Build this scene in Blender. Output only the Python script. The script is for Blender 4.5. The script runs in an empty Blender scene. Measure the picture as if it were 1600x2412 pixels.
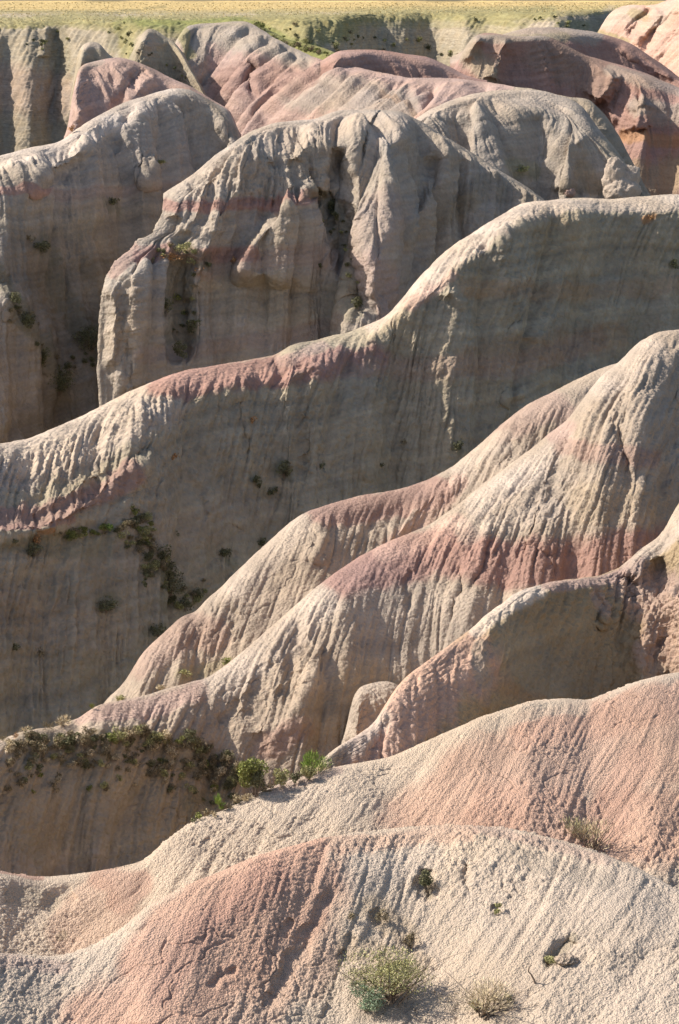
import bpy, math, time
import numpy as np
R = math.radians
T00 = time.time()
rng = np.random.default_rng(7)
sc = bpy.context.scene
col = sc.collection
QUALITY = 1.0          # grid density

# ------------------------------------------------------------------ camera model
FPX = 5674.0; PITCH = R(12.0); W0, H0 = 1600, 2412
cP, sP = math.cos(PITCH), math.sin(PITCH)
def TY(y):                      # tangent of the depression angle of a picture row
    cy = (1206.0 - y) / FPX
    return -(-sP + cy * cP) / (cP + cy * sP)
def XN(x, y):
    cy = (1206.0 - y) / FPX
    return ((x - 800.0) / FPX) / (cP + cy * sP)

# ------------------------------------------------------------------ noise
_perm = rng.permutation(256).astype(np.int32); _perm = np.concatenate([_perm, _perm, _perm])
_g = rng.normal(size=(256, 3)); _g /= np.linalg.norm(_g, axis=1)[:, None]; _g = _g.astype(np.float32)
def perlin(x, y, z):
    x = np.asarray(x, np.float32); y = np.asarray(y, np.float32); z = np.asarray(z, np.float32)
    xi = np.floor(x).astype(np.int32); yi = np.floor(y).astype(np.int32); zi = np.floor(z).astype(np.int32)
    xf = x - xi; yf = y - yi; zf = z - zi
    u = xf*xf*xf*(xf*(xf*6-15)+10); v = yf*yf*yf*(yf*(yf*6-15)+10); w = zf*zf*zf*(zf*(zf*6-15)+10)
    xi &= 255; yi &= 255; zi &= 255
    def g(dx, dy, dz):
        h = _perm[_perm[_perm[xi+dx] + yi+dy] + zi+dz]
        return _g[h, 0]*(xf-dx) + _g[h, 1]*(yf-dy) + _g[h, 2]*(zf-dz)
    a = g(0,0,0); a = a + u*(g(1,0,0)-a); b = g(0,1,0); b = b + u*(g(1,1,0)-b)
    c = g(0,0,1); c = c + u*(g(1,0,1)-c); d = g(0,1,1); d = d + u*(g(1,1,1)-d)
    a = a + v*(b-a); c = c + v*(d-c)
    return (a + w*(c-a)) * 1.5
def fbm(P, s, o=3, seed=0.0, gain=.5):
    r = 0; a = 1.0; t = 0
    for k in range(o):
        r = r + a*perlin(P[..., 0]*s+seed+k*17.3, P[..., 1]*s+seed*1.7, P[..., 2]*s-seed); t += a
        a *= gain; s *= 2.03
    return r / t
def worley(Q):
    Q = Q.astype(np.float32); base = np.floor(Q).astype(np.int32); fr = Q-base; best = np.full(Q.shape[:-1], 9., np.float32)
    for dx in (-1, 0, 1):
        for dy in (-1, 0, 1):
            for dz in (-1, 0, 1):
                h = _perm[_perm[_perm[(base[..., 0]+dx) & 255]+((base[..., 1]+dy) & 255)]+((base[..., 2]+dz) & 255)]
                d = (dx+_rv[h, 0]-fr[..., 0])**2+(dy+_rv[h, 1]-fr[..., 1])**2+(dz+_rv[h, 2]-fr[..., 2])**2
                best = np.minimum(best, d)
    return np.sqrt(best)
_rv = rng.random((256, 3)).astype(np.float32)
def smooth1(a, sig, axis):
    if sig <= 0: return a
    n = int(3*sig)+1
    k = np.exp(-0.5*(np.arange(-n, n+1)/sig)**2); k /= k.sum()
    pad = [(0, 0)]*a.ndim; pad[axis] = (n, n)
    b = np.pad(a, pad, mode='edge'); out = np.zeros_like(a)
    m = a.shape[axis]
    for i, w in enumerate(k):
        sl = [slice(None)]*a.ndim; sl[axis] = slice(i, i+m)
        out += w*b[tuple(sl)]
    return out
def nwarp(P): return fbm(P, .22, 2, 5.)*1.2
def sstep(a, b, x):
    t = np.clip((x-a)/(b-a), 0, 1); return t*t*(3-2*t)

# ------------------------------------------------------------------ rock and soil colours (albedo)
COL = dict(cream=(.45,.365,.29), grey=(.345,.288,.23), slate=(.335,.278,.198), pink=(.40,.28,.23), rose=(.325,.20,.16),
           red=(.30,.165,.125), tan=(.37,.293,.222), ochre=(.34,.25,.15), brown=(.235,.19,.135), rust=(.36,.2,.10),
           white=(.52,.43,.35), veg=(.12,.115,.055), green=(.16,.175,.05), straw=(.46,.34,.15), olive=(.27,.235,.11),
           salmon=(.50,.325,.25), dark=(.13,.11,.08), fcream=(.52,.415,.315), fsalmon=(.52,.33,.24), frose=(.42,.25,.19))
LAYERS = {}

def polydist(gx, gy, pts):
    """distance, side (+ right), and along-fraction of grid points to a picture polyline"""
    best = np.full(gx.shape, 1e9); side = np.zeros(gx.shape); frac = np.zeros(gx.shape)
    L = [0.0]
    for (a, b), (c, d) in zip(pts[:-1], pts[1:]): L.append(L[-1]+math.hypot(c-a, d-b))
    for k, ((a, b), (c, d)) in enumerate(zip(pts[:-1], pts[1:])):
        ex, ey = c-a, d-b; l2 = ex*ex+ey*ey+1e-9
        t = np.clip(((gx-a)*ex+(gy-b)*ey)/l2, 0, 1)
        qx = a+t*ex; qy = b+t*ey
        dd = np.hypot(gx-qx, gy-qy)
        m = dd < best
        best = np.where(m, dd, best)
        cr = ex*(gy-b)-ey*(gx-a)              # sign: which side
        s = np.sign(cr)*(1 if ey < 0 or (ey == 0 and ex > 0) else -1)
        side = np.where(m, s, side)
        frac = np.where(m, (L[k]+t*math.sqrt(l2))/L[-1], frac)
    return best, side, frac

def interp_line(xs, pts, idx=1, sig=5):
    p = sorted(pts); px = [q[0] for q in p]; py = [q[idx] for q in p]
    return smooth1(np.interp(xs, px, py), sig, 0)

def terrain(name, sil, lines, x0=-260, x1=1860, top=12, rpx=12, strokes=(), paints=(), base='grey', silz=False,
            back=30, backlen=14, step=2.4, rill=(.45, .12), rill2=(.16, .03), lump=(.5, .05), grain='mid', left=None,
            ext=14, extslope=38, sm=5, mottle=.08, blob=(2.2, .15), streak=.06, crestfade=45, ystep=None, extpx=12, roughmask=None,
            label=None, strata=(), gain=1.0, und=3.0, crest0=.12, flow=None, wob=None, pop=None, spur=None, pits=False):
    step = step/QUALITY; ystep = (ystep or step)/QUALITY if ystep else step
    sx = [q[0] for q in sil]
    a, b = max(x0, min(sx)) if min(sx) > 0 else x0, min(x1, max(sx)) if max(sx) < 1600 else x1
    ins = np.arange(max(a, -30), min(b, 1630), step)
    pre = np.arange(a, -30, 8.0) if a < -30 else np.array([])
    post = np.arange(1630, b, 8.0) if b > 1630 else np.array([])
    X = np.concatenate([pre, ins, post]); nc = len(X)
    ys = interp_line(X, sil, 1, sm)
    if silz: Y0 = -interp_line(X, sil, 2, sm)/TY(ys)
    else: Y0 = interp_line(X, sil, 2, 12)
    L = [(interp_line(X, [(q[0], q[1]) for q in ln], 1, sm), interp_line(X, [(q[0], q[2]) for q in ln], 1, sm*2)) for ln in lines]
    yb = L[-1][0]; yb = np.maximum(yb, ys+20)
    nr = int(max((yb-ys).max()/ystep, 8))+2
    t = np.linspace(0, 1, nr)[:, None]
    # finer rows next to the silhouette
    gy = ys[None]+(yb-ys)[None]*(t**1.08)
    gx = np.repeat(X[None], nr, 0)
    if left is not None:                                     # slanting left flank
        lp, LW = left
        lx = np.interp(gy, [q[1] for q in lp], [q[0] for q in lp])
        w = np.clip(1-(gx-X[0])/LW, 0, 1)**1.4
        gx = gx+w*(lx-X[0])
    # slope field
    th = np.degrees(np.arctan(TY(ys)))
    topv = np.full(nc, float(top)) if not isinstance(top, list) else interp_line(X, top, 1, 10)
    K_y = [ys, ys+rpx]; K_s = [np.maximum(-th+5, -th*.5), topv]
    for (ly, ls) in L:
        K_y.append(np.maximum(ly, K_y[-1]+1.0)); K_s.append(ls)
    S = np.zeros_like(gy)
    for k in range(len(K_y)-1):
        f = (gy-K_y[k])/(K_y[k+1]-K_y[k])
        m = (f >= 0) & ((f <= 1) if k < len(K_y)-2 else True)
        S = np.where(m, K_s[k]+(K_s[k+1]-K_s[k])*np.clip(f, 0, 1), S)
    S = smooth1(smooth1(S, 2.0, 1), 2.0, 0)
    T = TY(gy)
    # coherent undulation of the slope so that faces are not machine flat
    S = S + und*smooth1(rng.normal(size=(1, nc)), 14, 1)*14**.5*np.clip(S/30, 0, 1)
    m = np.tan(np.radians(S))
    m = np.maximum(m, -T+.07*np.maximum(T, .0)+.03*(T > .012)*1.0) if not silz else np.maximum(m, -T*.25)
    mm = .5*(m[1:]+m[:-1])
    lr = np.log(mm+T[:-1])-np.log(mm+T[1:])
    Y = np.empty_like(gy); Y[0] = Y0; Y[1:] = Y0[None]*np.exp(np.cumsum(lr, 0))
    Y = smooth1(Y, 1.5, 1) if not silz else Y
    wz = np.zeros_like(gx)
    if wob is None: wob = (3, 26) if grain == 'far' else (7, 55)
    wx = wob[0]*perlin(gx/wob[1], gy/wob[1], wz+3.3)*2+wob[0]*.5*perlin(gx/wob[1]*3, gy/wob[1]*3, wz+7)*2
    wy = wob[0]*perlin(gx/wob[1], gy/wob[1], wz+31.7)*2
    for st in strokes:
        pts, amp, wl, wr = st[:4]; pw = st[4] if len(st) > 4 else 1.25
        d, s, f = polydist(gx+wx, gy+wy, pts)
        d = np.sqrt(d*d+9)-3
        w = np.where(s > 0, wr, wl)
        prof = np.clip(1-d/w, 0, 1)**pw
        endf = sstep(0, .12, f)*sstep(1.0, .85, f)
        endf = np.where((f <= 0) | (f >= 1), 0, endf)
        Y = Y - gain*amp*Y/FPX*prof*endf
    P = np.stack([XN(gx, gy)*Y, Y, -T*Y], -1)
    # lower extension (hidden toe)
    if ext:
        rows = []; yc = gy[-1].copy(); Yc = Y[-1].copy(); mE = math.tan(R(extslope))
        for k in range(ext):
            T0 = TY(yc); yc = yc+extpx; T1 = TY(yc); Yc = Yc*(mE+T0)/(mE+T1)
            rows.append(np.stack([XN(gx[-1], yc)*Yc, Yc, -T1*Yc], -1))
        Pe = np.array(rows)
    # back slope
    if back:
        k = np.linspace(0, 1, back+1)[1:]**1.7*backlen
        rows = []; z = P[0, :, 2].copy(); yy = Y[0].copy(); prev = 0; sl = TY(ys)
        for d in k:
            ang = np.radians(34)*min(1, d/3.0)
            z = z-(d-prev)*np.maximum(np.tan(ang), sl*1.02); prev = d
            rows.append(np.stack([XN(X, ys)*(Y[0]+d), Y[0]+d, z], -1))
        Pb = np.array(rows)[::-1]
        P = np.concatenate([Pb, P], 0)
    nb = back if back else 0
    if ext: P = np.concatenate([P, Pe], 0)
    if left is not None:                                     # wrap round the left flank
        cols = []
        for d in [9, 5.5, 3.2, 1.6, .7, .25]:
            q = P[:, 0].copy(); q[:, 1] += d; q[:, 0] = q[:, 0]*(1+d/q[:, 1]) + .45*d; cols.append(q)
        P = np.concatenate([np.array(cols).transpose(1, 0, 2), P], 1)
    nl = 6 if left is not None else 0
    NR, NC = P.shape[:2]
    GY = np.zeros((NR, NC)); GX = np.zeros((NR, NC))
    GY[nb:nb+nr, nl:] = gy; GX[nb:nb+nr, nl:] = gx
    GY[:nb] = GY[nb]; GX[:nb] = GX[nb]; GY[nb+nr:] = GY[nb+nr-1]; GX[nb+nr:] = GX[nb+nr-1]
    if nl: GY[:, :nl] = GY[:, nl:nl+1]; GX[:, :nl] = GX[:, nl:nl+1]
    # --- normals, flow lines
    Ps = smooth1(smooth1(P, 1.5, 0), 1.5, 1)
    Pi = np.gradient(Ps, axis=0); Pj = np.gradient(Ps, axis=1)
    N = np.cross(Pj, Pi); N /= (np.linalg.norm(N, axis=-1, keepdims=True)+1e-12)
    flip = np.sign(N[..., 2:3]*.3+(-N[..., 1:2])); N = N*np.where(flip == 0, 1, flip)
    if N[nb+nr//2, NC//2, 2] < 0: N = -N
    Pf = smooth1(smooth1(P, 9, 0), 9, 1)
    Fi = np.gradient(Pf, axis=0); Fj = np.gradient(Pf, axis=1)
    g11 = (Fi*Fi).sum(-1); g22 = (Fj*Fj).sum(-1); g12 = (Fi*Fj).sum(-1); det = g11*g22-g12**2+1e-12
    zi = -Fi[..., 2]; zj = -Fj[..., 2]
    va = (g22*zi-g12*zj)/det; vb = (g11*zj-g12*zi)/det
    wl_ = np.sqrt(np.maximum(g11*va*va+2*g12*va*vb+g22*vb*vb, 1e-12)); va /= wl_; vb /= wl_   # index units per metre
    ii, jj = np.meshgrid(np.arange(NR, dtype=np.float32), np.arange(NC, dtype=np.float32), indexing='ij')
    def samp(A, i, j):
        i = np.clip(i, 0, NR-1.001); j = np.clip(j, 0, NC-1.001)
        i0 = i.astype(np.int32); j0 = j.astype(np.int32); fi = i-i0; fj = j-j0
        k = i0*NC+j0; A = A.ravel()
        return (A[k]*(1-fj)+A[k+1]*fj)*(1-fi)+(A[k+NC]*(1-fj)+A[k+NC+1]*fj)*fi
    if flow is not None:
        lt, lb, ww = flow                                   # gully heading: sideways drift at the crest and at the foot
        q = np.clip((GY-np.concatenate([np.full(nl, ys[0]), ys])[None])/np.concatenate([np.full(nl, (yb-ys)[0]), yb-ys])[None]*1.3, 0, 1)
        lean = lt+(lb-lt)*q+.35*fbm(P, .35, 2, 61.)
        dy = np.maximum(np.gradient(GY, axis=0), .15); dx = np.maximum(np.gradient(GX, axis=1), .5)
        fa = 1/dy; fb = lean/dx
        nrm = np.sqrt(np.maximum(g11*fa*fa+2*g12*fa*fb+g22*fb*fb, 1e-12)); fa = fa/nrm; fb = fb/nrm
        va = va*(1-ww)+fa*ww; vb = vb*(1-ww)+fb*ww
    va = np.clip(va, -60, 60).astype(np.float32); vb = np.clip(vb, -60, 60).astype(np.float32)
    def lic(A, length, steps):
        h = length/steps; acc = A.copy(); wsum = 1.0
        for sgn in (1, -1):
            i = ii.copy(); j = jj.copy()
            for s in range(steps):
                a_ = samp(va, i, j); b_ = samp(vb, i, j)
                i = i+sgn*h*a_; j = j+sgn*h*b_
                w = 1-(s+1)/(steps+1)
                acc = acc+w*samp(A, i, j); wsum += w
        return acc/wsum
    disp = np.zeros((NR, NC), np.float32)
    crest = np.clip((GY-np.concatenate([np.full(nl, ys[0]), ys])[None])/crestfade, 0, 1)
    crest = crest0+(1-crest0)*sstep(0, 1, crest)
    if nl: crest = crest*(.25+.75*sstep(nl, nl+26, np.arange(NC)))[None]
    warp = 0.5*fbm(P, .5, 2, 3.3)
    rl, ra = rill
    n1 = perlin(P[..., 0]/rl+warp, P[..., 1]/rl, P[..., 2]/rl)
    f1 = lic(n1, rl*7, 14); f1 /= (f1.std()+1e-6)
    mod = .45+.9*np.clip(fbm(P, .16, 2, 9.1)+.45, 0, 1.2)
    if roughmask is not None:
        for pts, w, k in roughmask:
            d, s, f = polydist(GX, GY, pts); mod = mod*(1+(k-1)*sstep(w, w*.4, d))
    disp += (np.minimum(np.abs(f1), 1.6)**.75-.7)*ra*mod
    if spur:                                                 # large spurs and side gullies
        sl_, sa = spur
        n0 = perlin(P[..., 0]/sl_+warp*.6+4, P[..., 1]/sl_, P[..., 2]/sl_*.6)
        st_ = max(1, int(round(sl_*5/40*1)))
        f0 = lic(n0, sl_*3.5, 22); f0 = f0/(f0.std()+1e-6)
        disp += (np.minimum(np.abs(f0), 1.7)**.85-.7)*sa*(.5+.5*crest)
    r2, a2 = rill2
    n2 = perlin(P[..., 0]/r2+31, P[..., 1]/r2, P[..., 2]/r2)
    f2 = lic(n2, r2*6, 7); f2 /= (f2.std()+1e-6)
    disp += (np.minimum(np.abs(f2), 1.6)-.6)*a2*mod
    lw, la = lump
    l1 = np.abs(fbm(P, 1/lw, 3, 5.5, .55))
    disp += (l1*2.2-.5)*la*mod
    disp = disp*crest
    if pop:                                                  # popcorn crust: rounded cells with sharp creases
        pc, pa = pop
        wv = P+pc*.35*np.stack([perlin(P[..., 0]*1.1/pc, P[..., 1]*1.1/pc, P[..., 2]*1.1/pc+o_) for o_ in (0., 9., 18.)], -1)
        c1 = worley(wv/pc); c2 = worley(wv/(pc*2.3)+5.1)
        pm = .15+1.5*sstep(-.22, .32, fbm(P, .55, 3, 55.))
        disp += ((.5-c1)*pa+(.5-c2)*pa*1.3)*pm*(.5+.5*crest)
    bw, ba = blob
    disp += fbm(P, 1/bw, 2, 21.0)*ba*(.4+.6*crest)
    if pits:                                                 # torn crust: clustered small hollows
        pt = perlin(P[..., 0]/.11, P[..., 1]/.17, P[..., 2]/.09); pt2 = perlin(P[..., 0]/.045+7, P[..., 1]/.06, P[..., 2]/.04)
        pk = .12+.88*sstep(-.02, .28, fbm(P, .45, 3, 33.))
        disp -= (sstep(.25, .5, pt)*.022+sstep(.25, .5, pt2)*.013)*pk
    # open cracks and slumped edges, in patches
    Pc = P*np.array([1, 1, 2.0]); cs = dict(far=.30, mid=.7, near=1.3)[grain]; ca = dict(far=.04, mid=.03, near=.02)[grain]
    ck = np.abs(fbm(Pc, cs, 3, 91.)); cmk = sstep(.030, .0, ck)*sstep(.02, .25, fbm(P, cs*.3, 2, 14.))
    disp -= ca*cmk*crest
    # thin beds that stand out a little from the wall
    bed = perlin(P[..., 2]*2.2+nwarp(P), P[..., 0]*.02, P[..., 1]*.02); disp += (bed*dict(far=.07, mid=.03, near=.0)[grain])*crest
    P2 = P+N*disp[..., None]
    # --- colour
    C = np.empty((NR, NC, 3), np.float32); C[:] = COL[base]
    nw = fbm(P, .6, 3, 12.0); nw2 = fbm(P, 2.5, 2, 40.0)
    for zc, hw, c, k in strata:                              # level beds
        d = np.abs(P[..., 2]+nw*.35-zc)/hw
        a_ = (sstep(1.25, .55, d)*k)[..., None]; C = C*(1-a_)+np.array(COL[c])*a_
    for pts, w, c, k in paints:
        d, s, f = polydist(GX, GY, pts)
        d = d*(1+.35*nw)+w*.22*nw2+w*.12*f1*.5
        a_ = (sstep(w*1.1, w*(.58 if c in ('rose', 'red', 'frose') else .55), d)*k)[..., None]
        C = C*(1-a_)+np.array(COL[c])*a_
    C = C*(1+mottle*1.6*nw[..., None]+mottle*nw2[..., None]+streak*.5*np.clip(f1, -1.5, 1.5)[..., None]+streak*.5*np.clip(f2, -1.5, 1.5)[..., None])
    C = C*(1+(.17*bed+.13*perlin(P[..., 2]*6+nwarp(P)*2, P[..., 0]*.05, P[..., 1]*.05))[..., None]*(1 if grain != 'near' else .3)*np.array([1., 1., .97]))
    C = C*(1+np.array([.03, .0, -.05])*fbm(P, .25, 2, 77.)[..., None]*2)
    C = np.clip(C, .02, .8)
    me = grid_mesh(name, P2, C)
    o = bpy.data.objects.new(name, me); col.objects.link(o)
    me.materials.append(MAT[grain]); o['kind'] = 'structure'
    if label: o['label'] = label
    LAYERS[name] = dict(P=P2, nb=nb, nl=nl, nr=nr, X=X, gy=gy, gx=gx, N=N, o=o)
    print('%-26s %7d verts  Y %.0f..%.0f z %.1f..%.1f  t=%.0f' % (name, NR*NC, P[..., 1].min(), P[..., 1].max(), P[..., 2].min(), P[..., 2].max(), time.time()-T00))
    return o

def grid_mesh(name, P, C=None):
    NR, NC = P.shape[:2]
    me = bpy.data.meshes.new(name)
    idx = np.arange(NR*NC, dtype=np.int32).reshape(NR, NC)
    q = np.stack([idx[:-1, :-1], idx[1:, :-1], idx[1:, 1:], idx[:-1, 1:]], -1).reshape(-1, 4)
    me.vertices.add(NR*NC); me.vertices.foreach_set('co', P.astype(np.float32).ravel())
    me.loops.add(q.size); me.loops.foreach_set('vertex_index', q.ravel())
    me.polygons.add(len(q)); me.polygons.foreach_set('loop_start', np.arange(0, q.size, 4, dtype=np.int32))
    me.update(calc_edges=True)
    me.shade_smooth()
    if C is not None:
        at = me.color_attributes.new('col', 'FLOAT_COLOR', 'POINT')
        a = np.ones((NR*NC, 4), np.float32); a[:, :3] = C.reshape(-1, 3); at.data.foreach_set('color', a.ravel())
    return me

def ground_point(layer, x, y):
    L = LAYERS[layer]
    d = (L['gx']-x)**2+(L['gy']-y)**2
    k = np.unravel_index(np.argmin(d), d.shape)
    i, j = k[0]+L['nb'], k[1]+L['nl']
    return L['P'][i, j], L['N'][i, j]

# ------------------------------------------------------------------ materials
MAT = {}
def soil(name, sc1, sc2, d1, d2, crack, tint=.10):
    m = bpy.data.materials.new(name); m.use_nodes = True; nt = m.node_tree; nt.nodes.clear(); N = nt.nodes.new; Lk = nt.links.new
    out = N('ShaderNodeOutputMaterial'); bs = N('ShaderNodeBsdfPrincipled'); Lk(bs.outputs[0], out.inputs[0])
    bs.inputs['Roughness'].default_value = .95; bs.inputs['Specular IOR Level'].default_value = .12
    at = N('ShaderNodeAttribute'); at.attribute_name = 'col'
    geo = N('ShaderNodeNewGeometry')
    def noise(s, det=4):
        n = N('ShaderNodeTexNoise'); n.inputs['Scale'].default_value = s; n.inputs['Detail'].default_value = det
        n.inputs['Roughness'].default_value = .62; Lk(geo.outputs['Position'], n.inputs['Vector']); return n
    n1 = noise(sc1); n2 = noise(sc2, 3)
    vo = N('ShaderNodeTexVoronoi'); vo.feature = 'F1'; vo.inputs['Scale'].default_value = crack; 
    # slightly warped cells
    wn = noise(crack*.6, 2); wm = N('ShaderNodeVectorMath'); wm.operation = 'SCALE'; wm.inputs['Scale'].default_value = 1.2/crack
    Lk(wn.outputs['Color'], wm.inputs[0]); wa = N('ShaderNodeVectorMath'); wa.operation = 'ADD'
    Lk(geo.outputs['Position'], wa.inputs[0]); Lk(wm.outputs[0], wa.inputs[1]); Lk(wa.outputs[0], vo.inputs['Vector'])
    # colour modulation: value from noise
    mr = N('ShaderNodeMapRange'); mr.inputs['From Min'].default_value = .3; mr.inputs['From Max'].default_value = .7
    mr.inputs['To Min'].default_value = 1-tint; mr.inputs['To Max'].default_value = 1+tint; Lk(n1.outputs['Fac'], mr.inputs['Value'])
    vm = N('ShaderNodeVectorMath'); vm.operation = 'SCALE'; Lk(at.outputs['Color'], vm.inputs[0]); Lk(mr.outputs[0], vm.inputs['Scale'])
    hs = N('ShaderNodeMix'); hs.data_type = 'RGBA'; hs.inputs[0].default_value = .10; Lk(vm.outputs[0], hs.inputs[6]); Lk(n2.outputs['Color'], hs.inputs[7])
    hs.blend_type = 'SOFT_LIGHT'
    Lk(hs.outputs[2], bs.inputs['Base Color'])
    ad = N('ShaderNodeMath'); ad.operation = 'MULTIPLY_ADD'; Lk(vo.outputs['Distance'], ad.inputs[0]); ad.inputs[1].default_value = -d1; Lk(n2.outputs['Fac'], ad.inputs[2])
    b = N('ShaderNodeBump'); b.inputs['Distance'].default_value = d2; b.inputs['Strength'].default_value = 1.0
    Lk(ad.outputs[0], b.inputs['Height']); Lk(b.outputs[0], bs.inputs['Normal'])
    MAT[name] = m; return m
soil('near', 30., 60., 1.0, .020, 40.)
soil('mid', 12., 26., 1.0, .030, 11.)
soil('far', 5., 10., 1.0, .05, 5.)
for k, m in MAT.items(): m.name = {'near': 'cracked_clay', 'mid': 'rilled_clay', 'far': 'distant_clay'}[k]
# ------------------------------------------------------------------ the plain and the far bench behind the gullies
FAR_EDGE = [(-260,49),(0,53),(100,51),(200,46),(300,52),(400,48),(500,50),(600,46),(700,40),(800,33),(900,28),(1000,27),(1100,31),(1200,27),(1330,26),(1420,22),(1500,20),(1600,20),(1860,20)]
FAR_SIL = [(x, 1.5, -float(TY(np.interp(x, [q[0] for q in FAR_EDGE], [q[1] for q in FAR_EDGE])))*np.interp(x, [-260,0,600,1200,1860], [215,226,246,268,290])) for x in range(-260, 1861, 20)]
terrain('grass_plain_and_far_bench', x0=-900, x1=2600, silz=True, spur=(3.6, .5), flow=(-.6, -.4, .8),
    sil=FAR_SIL,
    top=0, rpx=3,
    lines=[[(x, y, 0) for x, y in FAR_EDGE],
           [(-260,70,24),(100,74,26),(200,66,24),(300,84,26),(400,76,24),(500,70,24),(600,64,22),(700,62,18),(800,60,22),(900,52,28),(1000,50,30),(1100,56,28),(1200,46,22),(1330,50,14),(1420,50,26),(1500,40,30),(1600,40,30),(1860,40,30)],
           [(-260,200,36),(200,200,34),(400,200,34),(590,120,28),(750,120,28),(850,120,34),(1000,120,36),(1200,80,20),(1330,90,16),(1420,110,30),(1500,100,40),(1860,100,42)],
           [(-260,390,42),(400,300,42),(590,230,30),(750,200,28),(1000,230,34),(1200,180,30),(1400,180,30),(1500,220,38),(1860,260,40)]],
    strokes=[([(30,52),(0,95),(-20,150)],16,40,30), ([(105,60),(108,100),(106,140)],14,22,26), ([(170,55),(175,110),(165,200),(140,300)],12,26,40), ([(135,60),(140,150),(120,300)],-14,30,24), ([(1440,28),(1470,50),(1480,90)],10,20,24)],
    paints=[([(-260,10),(1860,8)],24,'straw',1), ([(-260,50),(60,54),(160,44),(300,52),(420,46),(560,52),(700,46),(800,44),(900,34),(1000,36),(1150,34),(1300,30)],17,'olive',.9), ([(-260,26),(500,30),(900,20),(1860,18)],7,'olive',.45), ([(620,50),(760,80),(820,60)],34,'olive',.75), ([(0,28),(150,27),(290,30)],2.2,'veg',0.44), ([(290,24),(330,24)],4,'veg',0.44), ([(340,20),(390,16)],3,'veg',0.44),
            ([(300,56),(430,62),(480,60),(560,52),(640,80),(720,110),(760,125)],17,'green',.7), ([(40,58),(160,54),(260,66),(420,80)],12,'olive',.6), ([(280,60),(300,110),(320,140)],18,'green',.4), ([(850,50),(1000,56),(1200,50)],14,'olive',.5), ([(690,60),(800,70)],36,'olive',.8), ([(1000,36),(1300,34),(1480,24),(1600,10)],9,'olive',.7),
            ([(300,70),(300,120)],26,'olive',.7), ([(135,60),(150,180)],26,'veg',0.28), ([(270,80),(265,110)],16,'veg',0.33),
            ([(860,80),(960,110),(1050,150)],50,'veg',0.14), ([(1110,44),(1230,52),(1380,60)],14,'olive',.45), ([(1150,66),(1200,74),(1300,56)],10,'cream',.6), ([(1120,60),(1230,70)],22,'olive',.5),
            ([(-100,180),(130,230)],70,'rose',.35), ([(-100,320),(160,330)],80,'brown',.5),
            ([(1440,35),(1470,60)],26,'cream',.4)],
    base='slate', gain=1.7, back=0, ext=8, extslope=30, extpx=20, step=2.6, ystep=1.3, rill=(1.8,.25), rill2=(.8,.12), lump=(2.4,.4), blob=(9,.5), crestfade=55, grain='far', mottle=.22, crest0=.15)

terrain('far_right_pink_slope', x0=-260, x1=2300, flow=(-1.3, -1.0, .9), sil=[(1405,95,292),(1418,52,291),(1432,32,290),(1460,14,288),(1490,10,286),(1520,14,284),(1550,10,281),(1600,-12,277),(1700,-40,270),(1860,-60,262)], top=14, rpx=5, gain=1.6,
    lines=[[(1405,110,24),(1460,26,24),(1600,4,28),(1860,-30,28)],[(1405,130,30),(1500,110,32),(1600,90,32),(1860,90,32)],[(1405,200,32),(1860,300,34)]],
    strokes=[([(1535,22),(1505,50),(1480,90)],-22,18,14), ([(1600,30),(1550,70),(1510,130)],-14,16,12), ([(1560,20),(1520,70),(1490,110)],16,16,14), ([(1640,40),(1590,90),(1550,150)],-14,16,12)],
    base='salmon', paints=[([(1430,40),(1500,30)],26,'cream',.7), ([(1600,0),(1540,60)],20,'cream',.6), ([(1490,30),(1520,40)],14,'olive',.5), ([(1410,80),(1470,100)],14,'olive',.7)], back=14, backlen=14, rill=(1.2,.25), rill2=(.5,.08), lump=(1.5,.12), grain='far', step=2.6)
# pinkish low mounds behind the saddle
terrain('dark_pink_mound', spur=(2.4, 0.45), sil=[(755,150,194),(790,121,195),(830,118,196),(870,116,197),(910,119,198),(950,126,199),(1005,133,200),(1040,147,200),(1070,163,200),(1100,178,199),(1150,192,198)],
    top=6, lines=[[(755,160,54),(870,128,54),(950,140,56),(1050,165,56),(1150,198,54)],[(755,230,50),(1150,260,50)]], paints=[([(760,128),(1100,165)],22,'pink',.3)],
    base='rose', back=24, backlen=10, rill=(1.0,.12), rill2=(.4,.04), grain='far', step=2.6)
terrain('far_pink_ridge', spur=(4.0, 0.4), sil=[(1060,140,226),(1110,108,224),(1180,82,222),(1240,66,224),(1300,64,226),(1350,68,227),(1400,74,228),(1450,88,229),(1490,104,229),(1540,138,228),(1600,182,226),(1700,250,222),(1860,330,218)],
    top=10, lines=[[(1060,150,20),(1180,100,16),(1300,84,12),(1390,86,50),(1450,98,56),(1500,118,56),(1860,350,56)],[(1060,220,30),(1390,170,52),(1600,240,44),(1860,430,40)]],
    strokes=[([(1455,112),(1520,150),(1590,190)],14,12,30)],
    base='rose', paints=[([(1060,130),(1180,90),(1300,72),(1400,84)],26,'grey',.8),([(1180,95),(1330,90)],16,'olive',.35)], back=24, backlen=10, rill=(1.1,.16), rill2=(.4,.05), grain='far', step=2.6)
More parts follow.
